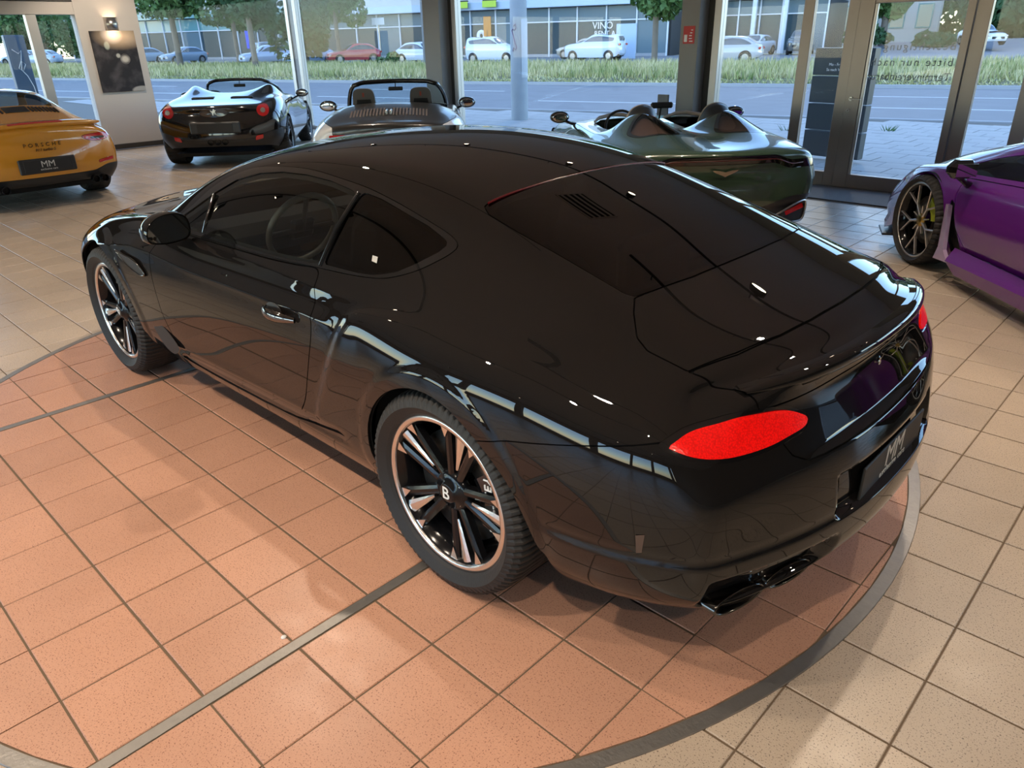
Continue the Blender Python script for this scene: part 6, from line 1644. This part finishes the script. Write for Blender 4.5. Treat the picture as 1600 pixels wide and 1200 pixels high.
street_car('saloon', (.36, .46, .62), 'light blue saloon left of the corner posts', 47.6, 46.6, 70)
street_car('suv', (.045, .05, .055), 'dark off-roader parked under the trees', 53.4, 50.5, 150)
street_car('saloon', (.20, .26, .32), 'blue-grey saloon under the trees by the teal facade', 61.5, 50.0, 80)
street_car('saloon', (.22, .30, .36), 'blue-grey saloon nearest the white pier', 67.5, 50.0, 80)
street_car('saloon', (.40, .50, .60), 'silver-blue car seen through the end window', 76.0, 45.0, 20)
street_car('saloon', (.50, .58, .66), 'pale car farthest left through the end window', 81.5, 46.5, 20)
street_car('saloon', (.42, .44, .46), 'silver saloon driving away behind the second pillar', 9.2, 43.6, 3)
street_car('suv', (.10, .095, .085), 'dark brown off-roader parked by the portico', 9.4, 62.8, 95, .17)
street_car('saloon', (.45, .50, .54), 'silver car parked before the portico', 12.2, 62.0, 75, .17)
bt = street_car('saloon', (.70, .72, .74), 'white hatchback with a brown hood on the drive', -1.9, 68.5, 118, .55)
o = MB().box((2.72, 0, .915), (.95, 1.15, .02), bev=.006).build('bonnet_panel', mat('brown bonnet', (.10, .04, .015), .4), bt)
dv = mesh_obj('driveway', [tuple(ep(-16, 64, .1)), tuple(ep(6, 64, .1)), tuple(ep(6, 76, .65)), tuple(ep(-16, 76, 1.1))], [(0, 1, 2, 3)], mat('far asphalt')); tag(dv, kind='structure')
# ---------------------------------------------------------------- buildings across the street
m_fas = mat('blue grey metal fascia', (.40, .48, .58), .45, .2, vary=(.5, .08)); m_bpane = mat('shop glass', (.045, .07, .08), .2, spec=.15); m_bpane2 = mat('upper glazing', (.13, .18, .20), .25, spec=.2); m_bwall = mat('pale render', (.48, .47, .45), .85, vary=(.6, .06)); m_mull = mat('white mullion', (.60, .63, .66), .5)
m_teal = mat('teal spandrel', (.10, .25, .26), .3, coat=.4); m_int = mat('shop interior column', (.40, .34, .28), .8)
def facade(label, u0, u1, v, bays, zg, zt, fascia, spandrel, upper=None, zb=.15):
    b = thing('building', label, 'building', tuple(ep(u0, v, zb)), EA); L = u1 - u0; st_ = L / bays
    MB().box((L / 2, -6, zt + 3.0), (L, 12, 6.0 + .0)).build('upper_storey', upper or m_bwall, b)
    MB().box((L / 2, -6.4, zt / 2), (L, 11.2, zt)).build('back_wall', mat('dim shop interior', (.07, .07, .07), .9), b)
    MB().box((L / 2, .30, zt + .32), (L + .3, .8, .62), bev=.03).build('fascia', fascia, b)
    for k in range(bays):
        x = st_ * (k + .5)
        MB().box((x, 0, (zg + .2) / 2), (st_ - .10, .03, zg - .2)).build('pane', m_bpane if (k * 7) % 5 else m_bpane2, b); MB().box((x, 0, (zg + zt) / 2), (st_ - .10, .03, zt - zg - .1)).build('pane', spandrel, b)
        MB().box((st_ * k, .08, zt / 2), (.11, .14, zt)).build('mullion', m_mull, b)
        if k % 3 == 1: MB().box((x + .4, -.5, zt / 2), (.5, .2, zt)).build('column', m_int, b)
    MB().box((L, .08, zt / 2), (.11, .14, zt)).build('mullion', m_mull, b)
    MB().box((L / 2, .07, zg), (L, .10, .09)).build('transom', m_mull, b); MB().box((L / 2, .05, .12), (L, .16, .24)).build('plinth', m_kerb, b)
    return b
fa = facade('long glass-fronted showroom with a blue-grey fascia across the street', 19.5, 59.0, 61, 15, 2.75, 3.85, m_fas, m_bpane2)
fb_ = facade('glass building with teal bands behind the trees', 60.5, 100, 63, 13, 3.0, 4.3, m_teal, m_teal)
pb = facade('grey building with a white portico and red letters', 8.3, 18.6, 66, 6, 2.9, 4.0, m_mull, m_bpane2)
text_mesh('sign_lettering', 'RSP', 1.0, mat('red sign letters', (.45, .03, .04), .5), pb, frame_mat((6.2, .82, 4.9), (-1, 0, 0), (0, 0, 1), (0, 1, 0)), ext=.04)
for k in range(3): MB().box((3.0 + 2.4 * k, 1.1, 2.0), (.34, .34, 4.0), bev=.03).build('portico_column', m_mull, pb)
gh = thing('building', 'pale house with green-framed windows behind the door glass', 'building', tuple(ep(1.0, 88, .3)), EA)
MB().box((5, -4, 3.4), (10, 8, 6.8)).build('wall', m_bwall, gh)
for k in range(4):
    q = MB().box((1.3 + 2.4 * k, .03, 2.6), (1.4, .10, 2.2), bev=.02).build('window', m_teal, gh); MB().box((1.3 + 2.4 * k, .09, 2.6), (1.15, .02, 1.95)).build('pane', mat('pane painted warm as lit', (.45, .42, .30), .4), q)  # warm room light is painted into the pane colour, nothing glows behind
# shop lettering and signs
text_mesh('lettering', 'VINO', .75, m_sw, fa, frame_mat((5.6, .06, 2.35), (-1, 0, 0), (0, 0, 1), (0, 1, 0)), ext=.01); text_mesh('lettering', 'RENT A', .55, m_sw, fa, frame_mat((5.4, .06, 1.75), (-1, 0, 0), (0, 0, 1), (0, 1, 0)), ext=.01); text_mesh('lettering', 'CAR', .55, m_sw, fa, frame_mat((5.2, .06, 1.2), (-1, 0, 0), (0, 0, 1), (0, 1, 0)), ext=.01)
def sign(name, label, u, v, z, parts):
    t = thing(name, label, 'sign', tuple(ep(u, v, z)), EA)
    for nm, c, d, m in parts: MB().box(c, d, bev=.01).build(nm, m, t)
    return t
m_or = mat('orange sign', (.60, .22, .03), .5)
rg_ = thing('ring_sign', 'white ring logo on the showroom glass beside the white off-roader', 'sign', tuple(ep(36.8, 60.85, 1.95)), EA)
mb = MB(); mb.lathe([(.16, .0), (.50, .0), (.50, .05), (.16, .05)], (0, 0, 0), 'y', 28, closed=True); mb.build('ring', m_sw, rg_); MB().box((0, 0, -.85), (1.0, .06, .28), bev=.02).build('caption_plate', m_sw, rg_)
sign('shop_sign', 'upright orange sign on the showroom facade', 36.0, 60.6, 1.2, [('board', (0, 0, 1.5), (.75, .08, 1.6), m_or), ('pole', (0, 0, .4), (.1, .08, 1.6), m_satinblk)])
sign('street_sign', 'small white direction sign on a pole before the glass showroom', 43.0, 54.0, .15, [('board', (0, 0, 3.1), (1.3, .06, .55), m_sw), ('pole', (0, -.05, 1.5), (.08, .08, 3.0), m_satin)])
sign('info_board', 'pale upright notice board right of the pale crossover', 20.0, 53.0, .15, [('board', (0, 0, 1.2), (1.5, .1, 2.3), mat('pale blue board', (.40, .50, .62), .5))])
sign('blue_sign', 'bright blue sign in front of the teal-banded building', 65.5, 60.5, 1.0, [('board', (0, 0, 1.2), (.8, .08, 1.9), mat('signal blue', (.03, .06, .55), .5)), ('pole', (0, 0, .1), (.1, .08, 1.6), m_satinblk)])
for k, (u, lb) in enumerate(((38.3, 'lime flag panel left above the showroom fascia'), (35.4, 'lime flag panel right above the showroom fascia'))):
    sign('flag_panel', lb, u, 60.0, 3.9, [('panel', (0, 0, .55), (1.4, .06, .5), mat('lime panel', (.45, .60, .05), .5)), ('bracket', (0, -.1, .85), (1.4, .1, .12), m_satinblk)])
# masts and bollards
def mast(label, x, y, r, h, m, z=ZP):
    t = thing('street_mast', label, 'mast', (x, y, z)); MB().tube([(0, 0, -.1), (0, 0, h)], [r, r * .86], 20).build('shaft', m, t); return t
m_conc = mat('weathered grey mast', (.33, .36, .38), .8, vary=(2.5, .2), bump=(20, .25))
ms = mast('thick weathered concrete mast on the pavement with a purple scrawl', 11.44, -11.66, .205, 9, m_conc)
mb = MB(); mb.lathe([(.2085, .95), (.2085, 2.2), (.2065, 2.2), (.2065, .95)], n=16, a0=math.radians(150), a1=math.radians(215)); mb.build('poster_remnant', mat('pale paper remnant', (.46, .48, .49), .8), ms)
def on_mast(a, z): a = math.radians(a); return (.2085 * math.cos(a), .2085 * math.sin(a), z)
mb = MB(); mb.tube([on_mast(*q) for q in ((98, 2.05), (112, 2.10), (118, 2.02), (106, 1.97), (92, 1.99), (84, 1.96), (96, 1.86), (108, 1.70), (120, 1.60), (112, 1.55), (98, 1.60), (90, 1.52))], .008, 5); mb.build('graffiti', mat('purple spray paint', (.16, .07, .20), .7), ms)
p_ = ep(27.9, 39.0)
mast('slim dark lamp mast on the grass verge', p_.x, p_.y, .13, 9, mat('dark mast', (.14, .15, .16), .6), .1)
# dark sign pylon by the door and the blue pylon at the end window
m_pyl = mat('slate grey sign panel', (.045, .055, .062), .35, vary=(2, .1))
py = thing('sign_pylon', 'dark slate sign pylon of stacked panels outside the entrance', 'sign', (2.98, -9.62, ZP), math.radians(-8))
for k in range(4): MB().box((0, 0, .06 + .185 + k * .385), (.92, .16, .372), bev=.008).build('panel', m_pyl, py)
for k, (tx, z) in enumerate((('Mo - Fr 9 - 18 Uhr', 1.36), ('Sa nach Vereinbarung', 1.29))): text_mesh('panel_lettering', tx, .055, m_sw, py, frame_mat((0, .082, z), (-1, 0, 0), (0, 0, 1), (0, 1, 0)), ext=.001)
bp_ = thing('sign_pylon', 'blue pylon with a white scrawl outside the end window', 'sign', (17.0, -2.70, ZP), 0)
MB().box((0, 0, 1.03), (.16, .36, 2.06), bev=.01).build('panel', mat('slate blue panel', (.06, .10, .15), .4), bp_)
mb = MB(); mb.tube([(-.085, y, z) for y, z in ((.10, 1.80), (.0, 1.72), (-.06, 1.78), (-.02, 1.60), (.06, 1.45), (.0, 1.38), (-.08, 1.52), (-.02, 1.58), (.02, 1.42), (-.06, 1.30), (-.12, 1.1), (-.14, .85))], .008, 5); mb.build('graffiti', m_sw, bp_)
# overgrown tufts in the paving joints
for k, (x, y, s_) in enumerate(((3.6, -13.9, .22), (1.2, -8.2, .16), (.4, -7.75, .13), (5.2, -12.9, .2), (2.25, -8.3, .12), (9.5, -12.6, .2))):
    mb = MB()
    for j in range(26):
        a = rs.uniform(0, 2 * PI); q = rs.uniform(0, s_); bx0, by0 = q * math.cos(a) * .6, q * math.sin(a) * .6; l_ = s_ * rs.uniform(.3, .7)
        mb.add([(bx0 - .008, by0, 0), (bx0 + .008, by0, 0), (bx0 + l_ * math.cos(a) * .8, by0 + l_ * math.sin(a) * .8, l_)], [(0, 1, 2)])
    o = mb.build('weed_tuft', m_leafs[1]); o.location = (x, y, ZP); tag(o, 'small green weed tuft growing in the pavement joints outside', 'weed', 'weed tufts on the pavement')
